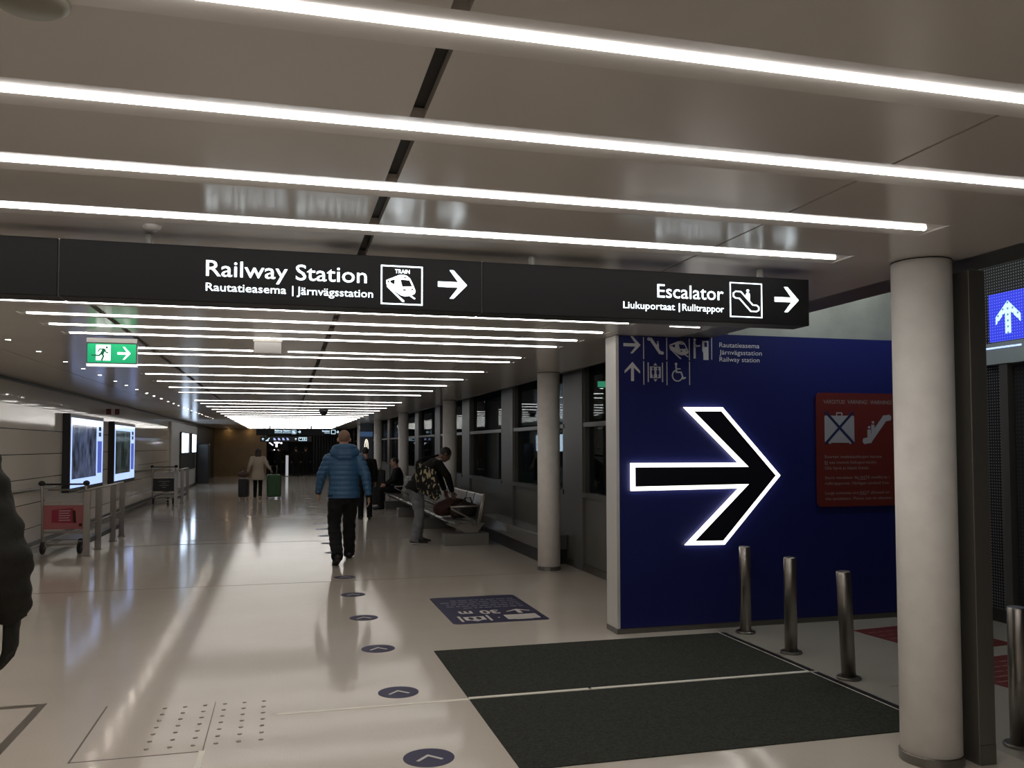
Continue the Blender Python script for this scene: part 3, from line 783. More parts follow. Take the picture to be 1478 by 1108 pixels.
# ================================================================== BLUE WALL WITH ARROW
BX0, BX1, BY = 2.78, 6.28, 6.85
bw = thing('partition_wall', 'dark blue partition wall with white pictograms and pale left edge', 'wall', (BX0, BY, 0))
q = B(); box(q, 0.0, 0.58, 0.0, 0.23, 0.045, CZ-0.002); box(q, 0.645, BX1-BX0, 0.0, 0.23, 0.045, 2.592); box(q, 0.58, 0.645, 0, 0.23, 0.045, CZ-0.06)
obj('blue_panel', q, K['navy'], bw)
q = B(); box(q, -0.028, -0.001, -0.004, 0.236, 0.045, CZ-0.002); obj('edge_panel', q, K['endcap'], bw)
q = B(); box(q, -0.032, BX1-BX0, -0.008, 0.24, 0.0, 0.044); obj('skirting', q, K['skirt'], bw)
def wp(x): return x-BX0
D = (0, -0.002, 0); O0 = (0, 0, 0)
# pictograms, first row: arrow, escalator, train, ticket machine; second row: arrow, lift, wheelchair
q = B(); prism(q, arrow_poly(wp(2.825), wp(2.985), 2.400, 2.550), O0, U, V, D); obj('arrow', q, K['picto'], bw)
q = B(); prism(q, arrow_up_poly(wp(2.835), wp(2.978), 2.160, 2.326), O0, U, V, D); obj('arrow', q, K['picto'], bw)
q = B()
for x, z0, z1 in ((3.013, 2.353, 2.545), (3.232, 2.353, 2.545), (3.449, 2.353, 2.545), (3.667, 2.365, 2.58), (3.013, 2.13, 2.335), (3.232, 2.13, 2.335), (3.449, 2.135, 2.34)):
    prism(q, rect(wp(x)-0.004, z0, wp(x)+0.004, z1), O0, U, V, D)
obj('divider_lines', q, K['picto'], bw)
def esc_solid(m, par, x0, x1, z0, z1, flip=False, O=O0, D=D, people=1):
    f = (lambda a: 1-a) if flip else (lambda a: a)
    g = lambda p: [(x0 + f(a)*(x1-x0), z0 + c*(z1-z0)) for a, c in p]
    q = B(); stroke(q, g([(0.12, 0.90), (0.24, 0.88), (0.76, 0.13), (0.90, 0.10)]), 0.17*(x1-x0), O, U, V, D)
    asp = (x1-x0)/(z1-z0)
    D2 = Vector(D)*1.25; prism(q, g(disc(0.10, 0.90, 0.085, 12, 0.085*asp)), O, U, V, D2); prism(q, g(disc(0.91, 0.10, 0.085, 12, 0.085*asp)), O, U, V, D2)
    for k in range(people):
        dx, dz = 0.13*k, -0.17*k
        prism(q, g(disc(0.64+dx, 0.74+dz, 0.045)), O, U, V, Vector(D)*1.1); prism(q, g([(0.59+dx, 0.46+dz), (0.70+dx, 0.34+dz), (0.70+dx, 0.66+dz), (0.59+dx, 0.66+dz)]), O, U, V, Vector(D)*1.35)
    return obj('escalator_pictogram', q, m, par)
esc_solid(K['picto'], bw, wp(3.045), wp(3.205), 2.395, 2.545)
train_icon(bw, O0, U, V, wp(3.225), wp(3.485), 2.345, 2.572, K['picto'], K['navy'])
q = B(); tx = wp(3.49)
prism(q, disc(tx+0.012, 2.535, 0.013), O0, U, V, D); prism(q, rect(tx, 2.37, tx+0.02, 2.52), O0, U, V, D); stroke(q, [(tx+0.01, 2.50), (tx+0.035, 2.48), (tx+0.06, 2.485)], 0.013, O0, U, V, D)
prism(q, [(tx+0.085, 2.53), (tx+0.145, 2.53), (tx+0.145, 2.36), (tx+0.095, 2.36), (tx+0.095, 2.42), (tx+0.085, 2.44)], O0, U, V, D)
tm = obj('ticket_machine_pictogram', q, K['picto'], bw)
q = B(); prism(q, rect(tx+0.105, 2.475, tx+0.132, 2.515), O0, U, V, (0, -0.003, 0)); obj('machine_screen', q, K['navy'], tm)
q = B(); lx = wp(3.05)
prism(q, rect(lx, 2.155, lx+0.010, 2.325), O0, U, V, D); prism(q, rect(lx+0.135, 2.155, lx+0.145, 2.325), O0, U, V, D)
prism(q, rect(lx+0.022, 2.19, lx+0.123, 2.29), O0, U, V, D)
prism(q, [(lx+0.055, 2.30), (lx+0.09, 2.30), (lx+0.0725, 2.322)], O0, U, V, D); prism(q, [(lx+0.055, 2.18), (lx+0.0725, 2.158), (lx+0.09, 2.18)], O0, U, V, D)
lf = obj('lift_pictogram', q, K['picto'], bw)
q = B()
for x in (lx+0.05, lx+0.095):
    prism(q, disc(x, 2.275, 0.009), O0, U, V, (0, -0.003, 0)); prism(q, disc(x, 2.24, 0.014, 12, 0.026), O0, U, V, (0, -0.003, 0)); prism(q, rect(x-0.006, 2.195, x+0.006, 2.225), O0, U, V, (0, -0.003, 0))
obj('lift_people', q, K['navy'], lf)
q = B(); cx = wp(3.31)
prism(q, disc(cx+0.01, 2.317, 0.012), O0, U, V, D)
stroke(q, [(cx+0.01, 2.30), (cx+0.014, 2.245), (cx+0.058, 2.245), (cx+0.078, 2.19), (cx+0.098, 2.198)], 0.013, O0, U, V, D)
stroke(q, [(cx+0.012, 2.275), (cx+0.05, 2.275)], 0.009, O0, U, V, D)
arc = [(cx+0.022 + 0.048*math.cos(math.radians(a)), 2.215 + 0.048*math.sin(math.radians(a))) for a in range(110, 361, 18)]
stroke(q, arc, 0.010, O0, U, V, D); obj('wheelchair_pictogram', q, K['picto'], bw)
for s, z, wd in (('Rautatieasema', 2.478, 0.40), ('J\u00e4rnv\u00e4gsstation', 2.413, 0.425), ('Railway station', 2.350, 0.40)):
    text_part('lettering', s, (wp(3.742), -0.0005, z), U, V, wd, K['lettervin'], bw, 0.042, 0.002)

# the big arrow: dark face with a bright tube round its outline
AP = [(2.876, 1.452), (3.906, 1.448), (3.378, 1.937), (3.750, 1.940), (4.318, 1.332), (3.754, 0.730), (3.378, 0.737), (3.906, 1.222), (2.876, 1.214)]
def inset(poly, d):
    n = len(poly); out = []; area = sum(poly[i][0]*poly[(i+1) % n][1]-poly[(i+1) % n][0]*poly[i][1] for i in range(n)); s = 1 if area > 0 else -1
    for i in range(n):
        p, c, x = Vector(poly[i-1]), Vector(poly[i]), Vector(poly[(i+1) % n])
        e1, e2 = (c-p).normalized(), (x-c).normalized()
        n1, n2 = Vector((-e1.y, e1.x))*s, Vector((-e2.y, e2.x))*s
        m_ = (n1+n2); k = d/max(0.2, (m_.dot(n1)))
        out.append((c + m_*k)[:])
    return out
ar = thing('lit_arrow', 'large right pointing arrow outlined in white light on the blue wall', 'sign', (3.6, BY-0.010, 1.33))
AL = [(x-3.6, z-1.33) for x, z in AP]; AI = inset(AL, 0.036)
q = B(); prism(q, AI, (0, 0, 0), U, V, (0, -0.029, 0)); obj('arrow_face', q, K['arrowface'], ar)
q = B(); n = len(AL)
for i in range(n):
    j = (i+1) % n; prism(q, [AL[i], AL[j], AI[j], AI[i]], (0, 0, 0), U, V, (0, -0.025, 0))
obj('light_outline', q, K['arrowlit'], ar)

# red warning notice
rn = thing('warning_notice', 'red warning notice about large suitcases on the blue wall', 'notice', (4.705, BY-0.010, 1.04))
q = B(); prism(q, rrect(0.0, 0.0, 0.875, 1.045, 0.05), (0, 0, 0), U, V, (0, -0.012, 0)); obj('board', q, K['red'], rn)
F = (0, -0.012, 0); FT = (0, -0.0115, 0)
text_part('lettering', 'VAROITUS!  VARNING!  WARNING!', (0.075, -0.012, 0.945), U, V, 0.735, K['redtext'], rn, 0.036, 0.002)
q = B(); prism(q, rrect(0.085, 0.585, 0.40, 0.835, 0.015), F, U, V, (0, -0.002, 0)); stroke(q, [(0.215, 0.835), (0.215, 0.86), (0.27, 0.86), (0.27, 0.835)], 0.011, F, U, V, (0, -0.002, 0))
for x in (0.13, 0.345): prism(q, rect(x, 0.575, x+0.02, 0.585), F, U, V, (0, -0.002, 0))
sc = obj('suitcase_pictogram', q, K['notwhite'], rn)
q = B(); stroke(q, [(0.10, 0.585), (0.385, 0.865)], 0.024, F, U, V, (0, -0.0035, 0)); stroke(q, [(0.10, 0.865), (0.385, 0.585)], 0.024, F, U, V, (0, -0.0038, 0)); obj('cross', q, K['navyx'], sc)
esc_solid(K['notwhite'], rn, 0.487, 0.81, 0.575, 0.845, flip=True, O=F, people=2)
lines = ['Suurten matkalaukkujen kanssa', 'EI saa menn\u00e4 liukuportaisiin.', 'Ole hyv\u00e4 ja k\u00e4yt\u00e4 hissi\u00e4.', None,
         'Stora resv\u00e4skor f\u00e5r INTE medf\u00f6ras i', 'rulltrapporna. V\u00e4nligen anv\u00e4nd hiss.', None,
         'Large suitcases are NOT allowed on', 'the escalators. Please use an elevator.']
wds = [0.61, 0.56, 0.47, 0, 0.69, 0.69, 0, 0.69, 0.73]; z = 0.445
for s, wd in zip(lines, wds):
    if s: text_part('lettering', s, (0.08, -0.012, z), U, V, wd, K['redtext'], rn, 0.026, 0.002); z -= 0.052
    else: z -= 0.036
q = B()
for r in (rect(0.08, 0.385, 0.115, 0.389), rect(0.43, 0.245, 0.52, 0.249), rect(0.44, 0.105, 0.52, 0.109)): prism(q, r, F, U, V, (0, -0.002, 0))
obj('underline', q, K['redtext'], rn)

# ================================================================== BOLLARDS
def bollard(x, y, label, tilt=0.0):
    t = thing('bollard', label, 'bollard', (x, y, 0))
    q = B(); lathe(q, [(0.048, 0.0), (0.048, 0.728), (0.044, 0.735), (0, 0.736)], 32); p = obj('post', q, K['steel'], t, smooth=False)
    for f in p.data.polygons: f.use_smooth = abs(f.normal.z) < 0.5
    p.rotation_euler = (0, -tilt, 0)
    q = B(); lathe(q, [(0.082, 0.0), (0.082, 0.012), (0.076, 0.018), (0.05, 0.018)], 32); obj('base_flange', q, K['skirt'], t)
bollard(3.835, 6.62, 'short steel bollard below the lit arrow, nearest the blue wall')
bollard(3.80, 5.885, 'middle steel bollard of the three by the dark mat')
bollard(3.765, 5.14, 'leaning steel bollard closest to the near white column on its left', 0.042)
bollard(3.80, 3.76, 'steel bollard cut off by the right edge of the view')

# ================================================================== FLOOR MATS AND STICKERS
def flat(name, poly, z0, z1, m, par=None, at=(0, 0)):
    q = B(); prism(q, [(a-at[0], c-at[1]) for a, c in poly], (0, 0, z0), X3, Y3, (0, 0, z1-z0)); return obj(name, q, m, par)
def floor_mat_thing(label, y0, y1):
    t = thing('floor_mat', label, 'mat', (2.4, (y0+y1)/2, 0))
    flat('carpet', rect(1.145, y0, 3.60, y1), 0.0, 0.006, K['mat'], t, (2.4, (y0+y1)/2))
    flat('edge_strip', rect(3.60, y0, 3.66, y1), 0.0, 0.005, K['black'], t, (2.4, (y0+y1)/2))
    flat('edge_line', rect(3.597, y0, 3.603, y1), 0.0, 0.0075, K['inlay'], t, (2.4, (y0+y1)/2))
floor_mat_thing('dark carpet mat nearer the blue wall', 5.385, 6.66)
floor_mat_thing('dark carpet mat nearest the viewer in front of the white column', 4.12, 5.335)
q = B(); box(q, 1.145, 1.95, 5.343, 5.377, 0.0, 0.008); box(q, 1.97, 3.60, 5.343, 5.377, 0.0, 0.008)
tag(obj('mat_divider', q, K['inlay']), 'pale metal strip between the two dark mats', 'strip')

def sticker(y, label, group=None):
    t = thing('arrow_sticker', label, 'sticker', (0.734, y, 0), 0, group)
    flat('round_base', disc(0, 0, 0.132, 40), 0.0, 0.0015, K['decal'], t)
    q = B(); stroke(q, [(-0.06, -0.035), (0.0, 0.03), (0.06, -0.035)], 0.018, (0, 0, 0.0015), X3, Y3, (0, 0, 0.0008)); obj('chevron', q, K['decalw'], t)
for y, lb in ((4.42, 'round blue floor sticker with white chevron, nearest the viewer'),
              (5.63, 'round blue floor sticker, second nearest, beside the pale inlay strip'),
              (6.87, 'round blue chevron sticker on floor level with far corner of the mats'),
              (8.13, 'round blue chevron sticker left of the rectangular floor sign'),
              (9.42, 'round blue floor sticker second behind the walking man'),
              (10.69, 'round blue floor sticker just behind feet of man in blue jacket')): sticker(y, lb)
for k in range(1, 14): sticker(11.95 + 1.26*k, 'round floor sticker in the receding row ahead of the blue jacket man', 'receding round floor stickers')

fd = thing('floor_sign', 'dark blue rectangular floor sign reading 30 m upside down', 'sticker', (1.94, 8.285, 0))
flat('base', rrect(-0.455, -0.685, 0.455, 0.685, 0.05), 0.0, 0.0015, K['decal'], fd)
FO = (0.455, 0.685, 0.0015); FU, FV, FDp = (-1, 0, 0), (0, -1, 0), (0, 0, 0.0008)
q = B(); prism(q, rrect(0.06, 1.06, 0.375, 1.27, 0.02), FO, FU, FV, FDp); prism(q, rect(0.14, 1.27, 0.30, 1.285), FO, FU, FV, FDp)
obj('suitcase_pictogram', q, K['decalw'], fd)
q = B(); prism(q, [(0.07 + (0.30-0.07)*c, 1.0 - a*0.20) for a, c in ARROW], FO, FU, FV, FDp); obj('arrow', q, K['decalw'], fd)
text_part('lettering', '30', (FO[0]-0.37, FO[1]-0.80, 0.0015), FU, FV, 0.19, K['decalw'], fd, 0.17, 0.0008, 0.03)
text_part('lettering', 'm', (FO[0]-0.63, FO[1]-0.80, 0.0015), FU, FV, 0.13, K['decalw'], fd, 0.17, 0.0008, 0.03)
q = B(); prism(q, rect(0.52, 1.03, 0.545, 1.28), FO, FU, FV, FDp); prism(q, rect(0.79, 1.03, 0.815, 1.28), FO, FU, FV, FDp); prism(q, rect(0.57, 1.07, 0.765, 1.23), FO, FU, FV, FDp)
prism(q, [(0.62, 1.24), (0.715, 1.24), (0.667, 1.285)], FO, FU, FV, FDp); prism(q, disc(0.44, 1.16, 0.012), FO, FU, FV, FDp)
lf = obj('lift_pictogram', q, K['decalw'], fd)
q = B()
for x in (0.63, 0.705): prism(q, disc(x, 1.15, 0.025, 12, 0.06), FO, FU, FV, (0, 0, 0.0012))
obj('lift_people', q, K['decal'], lf)
rr = random.Random(3)
for k, (a1) in enumerate((0.62, 0.80, 0.82, 0.80, 0.70)):
    x = 0.06; q = B()
    while x < a1:
        l = rr.uniform(0.03, 0.1); prism(q, rect(x, 0.62-k*0.105, x+l, 0.665-k*0.105), FO, FU, FV, FDp); x += l+0.02
    obj('print_line', q, K['decalgrey'], fd)

def red_decal(x, y, rot, w, h, label):
    t = thing('red_floor_sticker', label, 'sticker', (x, y, 0), rot)
    flat('base', rrect(-w/2, -h/2, w/2, h/2, 0.03), 0.0, 0.0015, K['reddecal'], t)
    rr = random.Random(int(x*100))
    for k in range(6):
        q = B(); a = -w/2+0.06; yy = h/2 - 0.12 - k*(h-0.16)/6
        while a < w/2-0.1:
            l = rr.uniform(0.05, 0.16); prism(q, rect(a, yy-0.02, min(a+l, w/2-0.04), yy), (0, 0, 0.0015), X3, Y3, (0, 0, 0.0006)); a += l+0.03
        obj('print_line', q, K['pinkline'], t)
red_decal(5.24, 6.06, 0.10, 0.86, 0.88, 'red floor sticker beside the blue wall behind the white column')
red_decal(5.0, 4.98, 0.10, 0.80, 0.76, 'red floor sticker nearer the viewer, left of the perforated wall')

# tactile studs, hatch frame
for i in range(6):
    for j in range(7):
        q = B(); lathe(q, [(0.013, 0.0), (0.012, 0.003), (0.008, 0.005), (0, 0.0055)], 12)
        o = obj('tactile_stud', q, K['stud'], smooth=True) if (i, j) == (0, 0) else None
        if o: proto = o; o.location = (-0.69, 4.93, 0); tag(o, 'small steel tactile stud in the block of studs on the floor', 'tactile stud', 'tactile floor studs')
        else:
            bm_ = q; bm_.free(); c = proto.copy(); C.objects.link(c); c.location = (-0.69 + i*0.1165, 4.93 + j*0.122, 0)
q = B(); box(q, -1.46, -1.41, 4.9, 5.95, 0.0, 0.004); box(q, -2.6, -1.46, 5.90, 5.95, 0.0, 0.004); box(q, -2.6, -1.46, 4.9, 4.95, 0.0, 0.004); box(q, -2.65, -2.6, 4.9, 5.95, 0, 0.004)
tag(obj('hatch_frame', q, K['stud']), 'metal frame of a floor hatch at bottom left corner', 'floor hatch')

# ================================================================== LEFT SIDE: SCREENS, RAILS, TROLLEYS
def ad_screen(y0, y1, z0, z1, pic, label):
    t = thing('advert_screen', label, 'screen', (WL, (y0+y1)/2, (z0+z1)/2)); L, H = (y1-y0)/2, (z1-z0)/2
    q = B(); box(q, 0, 0.12, -L-0.06, L+0.06, -H-0.07, H+0.07, 0.006); obj('case', q, K['black'], t)
    q = B(); box(q, 0.12, 0.123, -L, L, -H, H); b_ = obj('lit_border', q, K['scrwhite'], t)
    q = B(); box(q, 0.123, 0.125, -L+0.08, L-0.62, -H+0.15, H-0.12); obj('picture', q, pic, t)
    q = B(); box(q, 0.123, 0.125, L-0.50, L-0.12, -H+0.2, H*0.35); sb = obj('side_bar', q, K['scrblue'], t)
    q = B()
    for z in (0.50, 0.68): box(q, 0.123, 0.126, L-0.42, L-0.2, H*z, H*z+0.08)
    obj('side_marks', q, K['dark'], t)
ad_screen(15.95, 18.6, 0.89, 2.10, K['scr1'], 'lit blue white advert screen nearer the viewer on left wall')
ad_screen(19.85, 22.35, 0.86, 2.07, K['scr2'], 'lit dark picture advert screen farther along the left wall')
t = thing('wall_display', 'pale wall panel with two bright white screens far on left wall', 'display', (WL, 33.8, 0))
q = B(); box(q, 0, 0.06, -4.0, 4.6, 0.09, 2.42); obj('panel', q, K['endcap'], t)
q = B(); box(q, 0.06, 0.10, -1.7, 3.4, 0.72, 1.36); obj('dark_panel', q, K['black'], t)
for a, e in ((-1.6, 0.5), (1.9, 3.4)):
    q = B(); box(q, 0.06, 0.13, a-0.06, e+0.06, 1.34, 2.12); f_ = obj('screen', q, K['black'], t)
    q = B(); box(q, 0.13, 0.134, a, e, 1.38, 2.08); obj('lit_face', q, K['scrlit'], f_)
t = thing('info_kiosk', 'tall black kiosk by the far end of left wall', 'kiosk', (-3.3, 38.3, 0))
q = B(); box(q, -0.2, 0.25, -0.5, 0.3, 0.0, 1.72, 0.03); obj('body', q, K['black'], t)
q = B(); box(q, -0.15, 0.2, -0.503, -0.5, 1.05, 1.55); obj('screen', q, K['dark'], t)
q = B(); box(q, -0.24, 0.29, -0.54, 0.34, 0.0, 0.05); obj('foot', q, K['dsteel'], t)
t = thing('small_wall_sign', 'small red and white sign jutting from top of left wall', 'sign', (WL+0.02, 19.4, 2.33))
q = B(); box(q, 0, 0.26, 0, 0.02, -0.06, 0.06, 0.003); obj('plate', q, K['red'], t)
q = B(); box(q, 0.10, 0.17, -0.002, 0.0, -0.06, 0.06); obj('white_band', q, K['printw'], t)
q = B(); box(q, -0.02, 0.0, 0.002, 0.018, -0.02, 0.02); obj('bracket', q, K['grey'], t)

def railing(ys, label, x=-2.79):
    t = thing('handrail', label, 'railing', (x, ys[0], 0)); L = ys[-1]-ys[0]
    for y in ys:
        q = B(); box(q, -0.045, 0.045, y-ys[0]-0.02, y-ys[0]+0.02, 0.0, 0.945, 0.004); po = obj('post', q, K['steel'], t)
        q = B(); box(q, -0.065, 0.065, y-ys[0]-0.04, y-ys[0]+0.04, 0.0, 0.008); obj('foot_plate', q, K['skirt'], po)
    q = B(); tube(q, [(0, -0.03, 0.962), (0, L+0.03, 0.962)], 0.02, 12); obj('top_rail', q, K['alu'], t, smooth=True)
    q = B(); box(q, -0.06, -0.02, 0, L, 0.155, 0.23, 0.004); obj('lower_rail', q, K['black'], t)
    q = B(); tube(q, [(-0.03, 0, 0.44), (-0.03, L, 0.44)], 0.014, 10); obj('middle_rail', q, K['steel'], t, smooth=True)
railing((13.78, 14.6, 15.78, 16.6), 'steel handrail of four posts beside the pink advert trolley')
railing((24.5, 25.9, 27.3), 'steel handrail beside the farther trolley with dark panel')
wr = thing('guard_rail', 'long low steel rails fixed along the left wall', 'railing', (0, 0, 0))
for a, e in ((12.0, 15.7), (22.6, 29.7)):
    q = B(); tube(q, [(WL+0.06, a, 0.97), (WL+0.06, e, 0.97)], 0.018, 10); obj('upper_rail', q, K['skirt'], wr, smooth=True)
q = B(); box(q, WL+0.015, WL+0.05, 12.0, 29.5, 0.13, 0.19, 0.004); obj('bumper_rail', q, K['black'], wr)
for y in (12.4, 14.0, 15.5, 22.8, 24.6, 26.4, 28.2, 29.5):
    q = B(); box(q, WL, WL+0.06, y, y+0.04, 0.955, 0.985); obj('bracket', q, K['skirt'], wr)

def trolley(loc, rot, panel, label):
    t = thing('luggage_trolley', label, 'luggage trolley', loc, rot)
    for s in (-1, 1):
        q = B(); chain(q, [((s*0.30, 0.02, 0.16), 0.022, 0.035), ((s*0.30, 0.0, 0.60), 0.022, 0.035), ((s*0.305, -0.03, 1.02), 0.02, 0.03)], n=10, side=(1, 0, 0)); obj('upright', q, K['alu'], t, smooth=True)
        q = B(); ball(q, (s*0.31, -0.03, 1.05), (0.048, 0.055, 0.042), 14); obj('handle_grip', q, K['rubber'], t, smooth=True)
        q = B(); tube(q, [(s*0.27, -0.10, 0.11), (s*0.25, 0.35, 0.17), (s*0.16, 0.85, 0.19)], 0.020, 10); obj('base_tube', q, K['alu'], t, smooth=True)
        wq = B()
        prof = [(0.03, -0.022), (0.075, -0.022), (0.088, -0.012), (0.088, 0.012), (0.075, 0.022), (0.03, 0.022)]
        lathe(wq, prof, 20); bmesh.ops.rotate(wq, verts=wq.verts, matrix=Matrix.Rotation(math.pi/2, 3, 'Y'), cent=(0, 0, 0)); bmesh.ops.translate(wq, vec=(s*0.255, -0.12, 0.09), verts=wq.verts)
        w_ = obj('wheel', wq, K['rubber'], t)
        hq = B(); ball(hq, (s*0.255, -0.12, 0.09), (0.026, 0.028, 0.028), 10); obj('hub', hq, K['grey'], w_, smooth=True)
        fq = B(); box(fq, s*0.255-0.032, s*0.255+0.032, -0.125, -0.05, 0.10, 0.19, 0.006); obj('wheel_fork', fq, K['dsteel'], t)
    wq = B(); lathe(wq, [(0.02, -0.025), (0.06, -0.025), (0.07, 0), (0.06, 0.025), (0.02, 0.025)], 18); bmesh.ops.rotate(wq, verts=wq.verts, matrix=Matrix.Rotation(math.pi/2, 3, 'Y'), cent=(0, 0, 0)); bmesh.ops.translate(wq, vec=(0, 0.85, 0.07), verts=wq.verts); obj('wheel', wq, K['rubber'], t)
    q = B(); tube(q, [(-0.31, -0.03, 1.035), (0.31, -0.03, 1.035)], 0.014, 10); obj('handle_bar', q, K['rubber'], t, smooth=True)
    q = B(); box(q, -0.27, 0.27, -0.01, 0.015, 0.76, 0.90, 0.006); obj('upper_panel', q, K['endcap'], t)
    q = B(); box(q, -0.21, 0.21, -0.09, -0.01, 0.94, 0.965, 0.004); bk = obj('basket_rim', q, K['dsteel'], t)
    q = B(); box(q, -0.285, 0.285, -0.02, 0.0, 0.36, 0.72, 0.004); ad = obj('advert_panel', q, K[panel], t)
    q = B()
    if panel == 'pink':
        prism(q, [(-0.17, 0.46), (0.16, 0.45), (0.13, 0.68), (-0.17, 0.65)], (0, -0.02, 0), X3, Z3, (0, -0.002, 0)); pr = obj('print', q, K['magenta'], ad)
        for k in range(5):
            q = B(); prism(q, rect(-0.07, 0.63-k*0.035, 0.09-0.015*(k % 2), 0.642-k*0.035), (0, -0.022, 0), X3, Z3, (0, -0.001, 0)); obj('print_line', q, K['printw'], ad)
        q = B(); prism(q, [(0.13, 0.46), (0.175, 0.45), (0.16, 0.64), (0.12, 0.64)], (0, -0.022, 0), X3, Z3, (0, -0.001, 0)); prism(q, rect(0.21, 0.40, 0.255, 0.445), (0, -0.02, 0), X3, Z3, (0, -0.001, 0)); obj('print_marks', q, K['maroon'], ad)
    else:
        for k, wd in enumerate((0.30, 0.12, 0.24, 0.10)):
            q = B(); prism(q, rect(-wd/2, 0.63-k*0.055, wd/2, 0.645-k*0.055), (0, -0.02, 0), X3, Z3, (0, -0.001, 0)); obj('print_line', q, K['grey'], ad)
    q = B(); box(q, -0.29, 0.29, -0.01, 0.01, 0.30, 0.335, 0.004); box(q, -0.26, 0.26, -0.06, -0.03, 0.12, 0.15, 0.004); box(q, -0.2, 0.2, 0.5, 0.53, 0.17, 0.19, 0.003); obj('cross_bar', q, K['alu'], t)
    q = B(); box(q, -0.18, 0.18, 0.0, 0.84, 0.195, 0.205, 0.003); obj('load_deck', q, K['dsteel'], t)
trolley((-3.19, 14.22, 0), -0.06, 'pink', 'luggage trolley with pink advert panel beside the nearer handrail')
trolley((-3.20, 25.4, 0), 0.0, 'black', 'luggage trolley with dark panel beside the farther handrail')

# ================================================================== RIGHT SIDE: LEDGE, BENCH, BAGS
t = thing('window_ledge', 'low pale ledge along the window wall left of the near inner column', 'ledge', (WR, 12.4, 0))
q = B(); box(q, -0.36, 0.0, -1.35, 2.35, 0.20, 0.40, 0.008); obj('ledge_top', q, K['ledge'], t)
q = B(); box(q, -0.30, 0.0, -1.3, 2.3, 0.0, 0.198); obj('recessed_base', q, K['dark'], t)
q = B(); box(q, -0.36, -0.31, 2.30, 2.35, 0.0, 0.20); box(q, -0.36, -0.31, -1.35, -1.30, 0, 0.20); obj('leg', q, K['ledge'], t)

BN = thing('bench', 'long row of perforated steel seats under the dark windows', 'bench', (2.85, 13.45, 0))
NS, PT = 15, 0.60
q = B(); box(q, -0.20, -0.12, 0.0, NS*PT, 0.33, 0.39, 0.004); box(q, 0.10, 0.17, 0.0, NS*PT, 0.33, 0.39, 0.004); obj('beam', q, K['dsteel'], BN)
for y in (0.28, 3.2, 6.1, 8.6):
    q = B(); box(q, -0.34, 0.38, y-0.16, y+0.16, 0.0, 0.19, 0.006); pl = obj('plinth', q, K['plinth'], BN)
    q = B()
    prism(q, [(-0.30, 0.34), (0.34, 0.34), (0.22, 0.19), (0.02, 0.19)], (0, y+0.02, 0), X3, Z3, (0, -0.04, 0)); obj('support_plate', q, K['alu'], pl)
for i in range(NS):
    y0, y1 = i*PT+0.03, (i+1)*PT-0.03
    q = B()
    pr = [(-0.33, 0.405), (-0.30, 0.425), (0.0, 0.405), (0.12, 0.405), (0.17, 0.44)]
    for a, c in zip(pr, pr[1:]): prism(q, [(a[0], a[1]), (c[0], c[1]), (c[0], c[1]-0.018), (a[0], a[1]-0.018)], (0, y1, 0), X3, Z3, (0, y0-y1, 0))
    obj('seat', q, K['seat'], BN)
    q = B()
    pr = [(0.17, 0.46), (0.20, 0.60), (0.245, 0.80), (0.26, 0.82)]
    for a, c in zip(pr, pr[1:]): prism(q, [(a[0], a[1]), (c[0], c[1]), (c[0]+0.016, c[1]), (a[0]+0.016, a[1])], (0, y1, 0), X3, Z3, (0, y0-y1, 0))
    obj('backrest', q, K['seat'], BN)
for i in (0, 3, 6, 9, 12, 15):
    y = i*PT
    q = B(); tube(q, [(0.17, y, 0.36), (0.215, y, 0.60), (0.265, y, 0.83), (0.285, y, 0.83), (0.20, y, 0.37)], 0.016, 8); obj('side_frame', q, K['alu'], BN, smooth=True)
    q = B(); tube(q, [(0.12, y, 0.40), (-0.26, y, 0.60), (-0.28, y, 0.63), (0.20, y, 0.64)], 0.015, 8); obj('armrest', q, K['alu'], BN, smooth=True)

# backpack and dark coat on the near seats
t = thing('backpack', 'dark maroon backpack lying on the nearest bench seats under the man', 'bag', (2.70, 14.08, 0.43), 0.3)
q = B(); chain(q, [((-0.2, 0, 0.13), 0.14, 0.12), ((0.0, 0.0, 0.17), 0.18, 0.15), ((0.2, 0, 0.16), 0.14, 0.13)], n=16, side=(0, 1, 0)); remesh_obj('bag_body', q, K['maroon'], t, 0.02, 3)
q = B(); tube(q, [(-0.15, -0.16, 0.12), (-0.05, -0.21, 0.24), (0.1, -0.18, 0.28), (0.2, -0.1, 0.25)], 0.014, 8); obj('shoulder_strap', q, K['blkjkt'], t, smooth=True)
q = B(); chain(q, [((-0.05, -0.17, 0.08), 0.05, 0.10), ((0.12, -0.17, 0.08), 0.05, 0.09)], n=12, side=(0, 1, 0)); obj('front_pocket', q, K['maroon'], t, smooth=True)
t = thing('travel_bag', 'black travel bag on the end seat right of the maroon backpack', 'bag', (2.88, 13.68, 0.43), 0.5)
q = B(); chain(q, [((-0.16, 0, 0.12), 0.10, 0.11), ((0.0, 0.0, 0.14), 0.13, 0.13), ((0.16, 0, 0.12), 0.10, 0.11)], n=16, side=(0, 1, 0)); remesh_obj('bag_body', q, K['caseblk'], t, 0.02, 2)
q = B(); tube(q, [(-0.1, -0.02, 0.24), (-0.06, -0.03, 0.33), (0.06, -0.03, 0.33), (0.1, -0.02, 0.24)], 0.012, 8); obj('handle', q, K['rubber'], t, smooth=True)

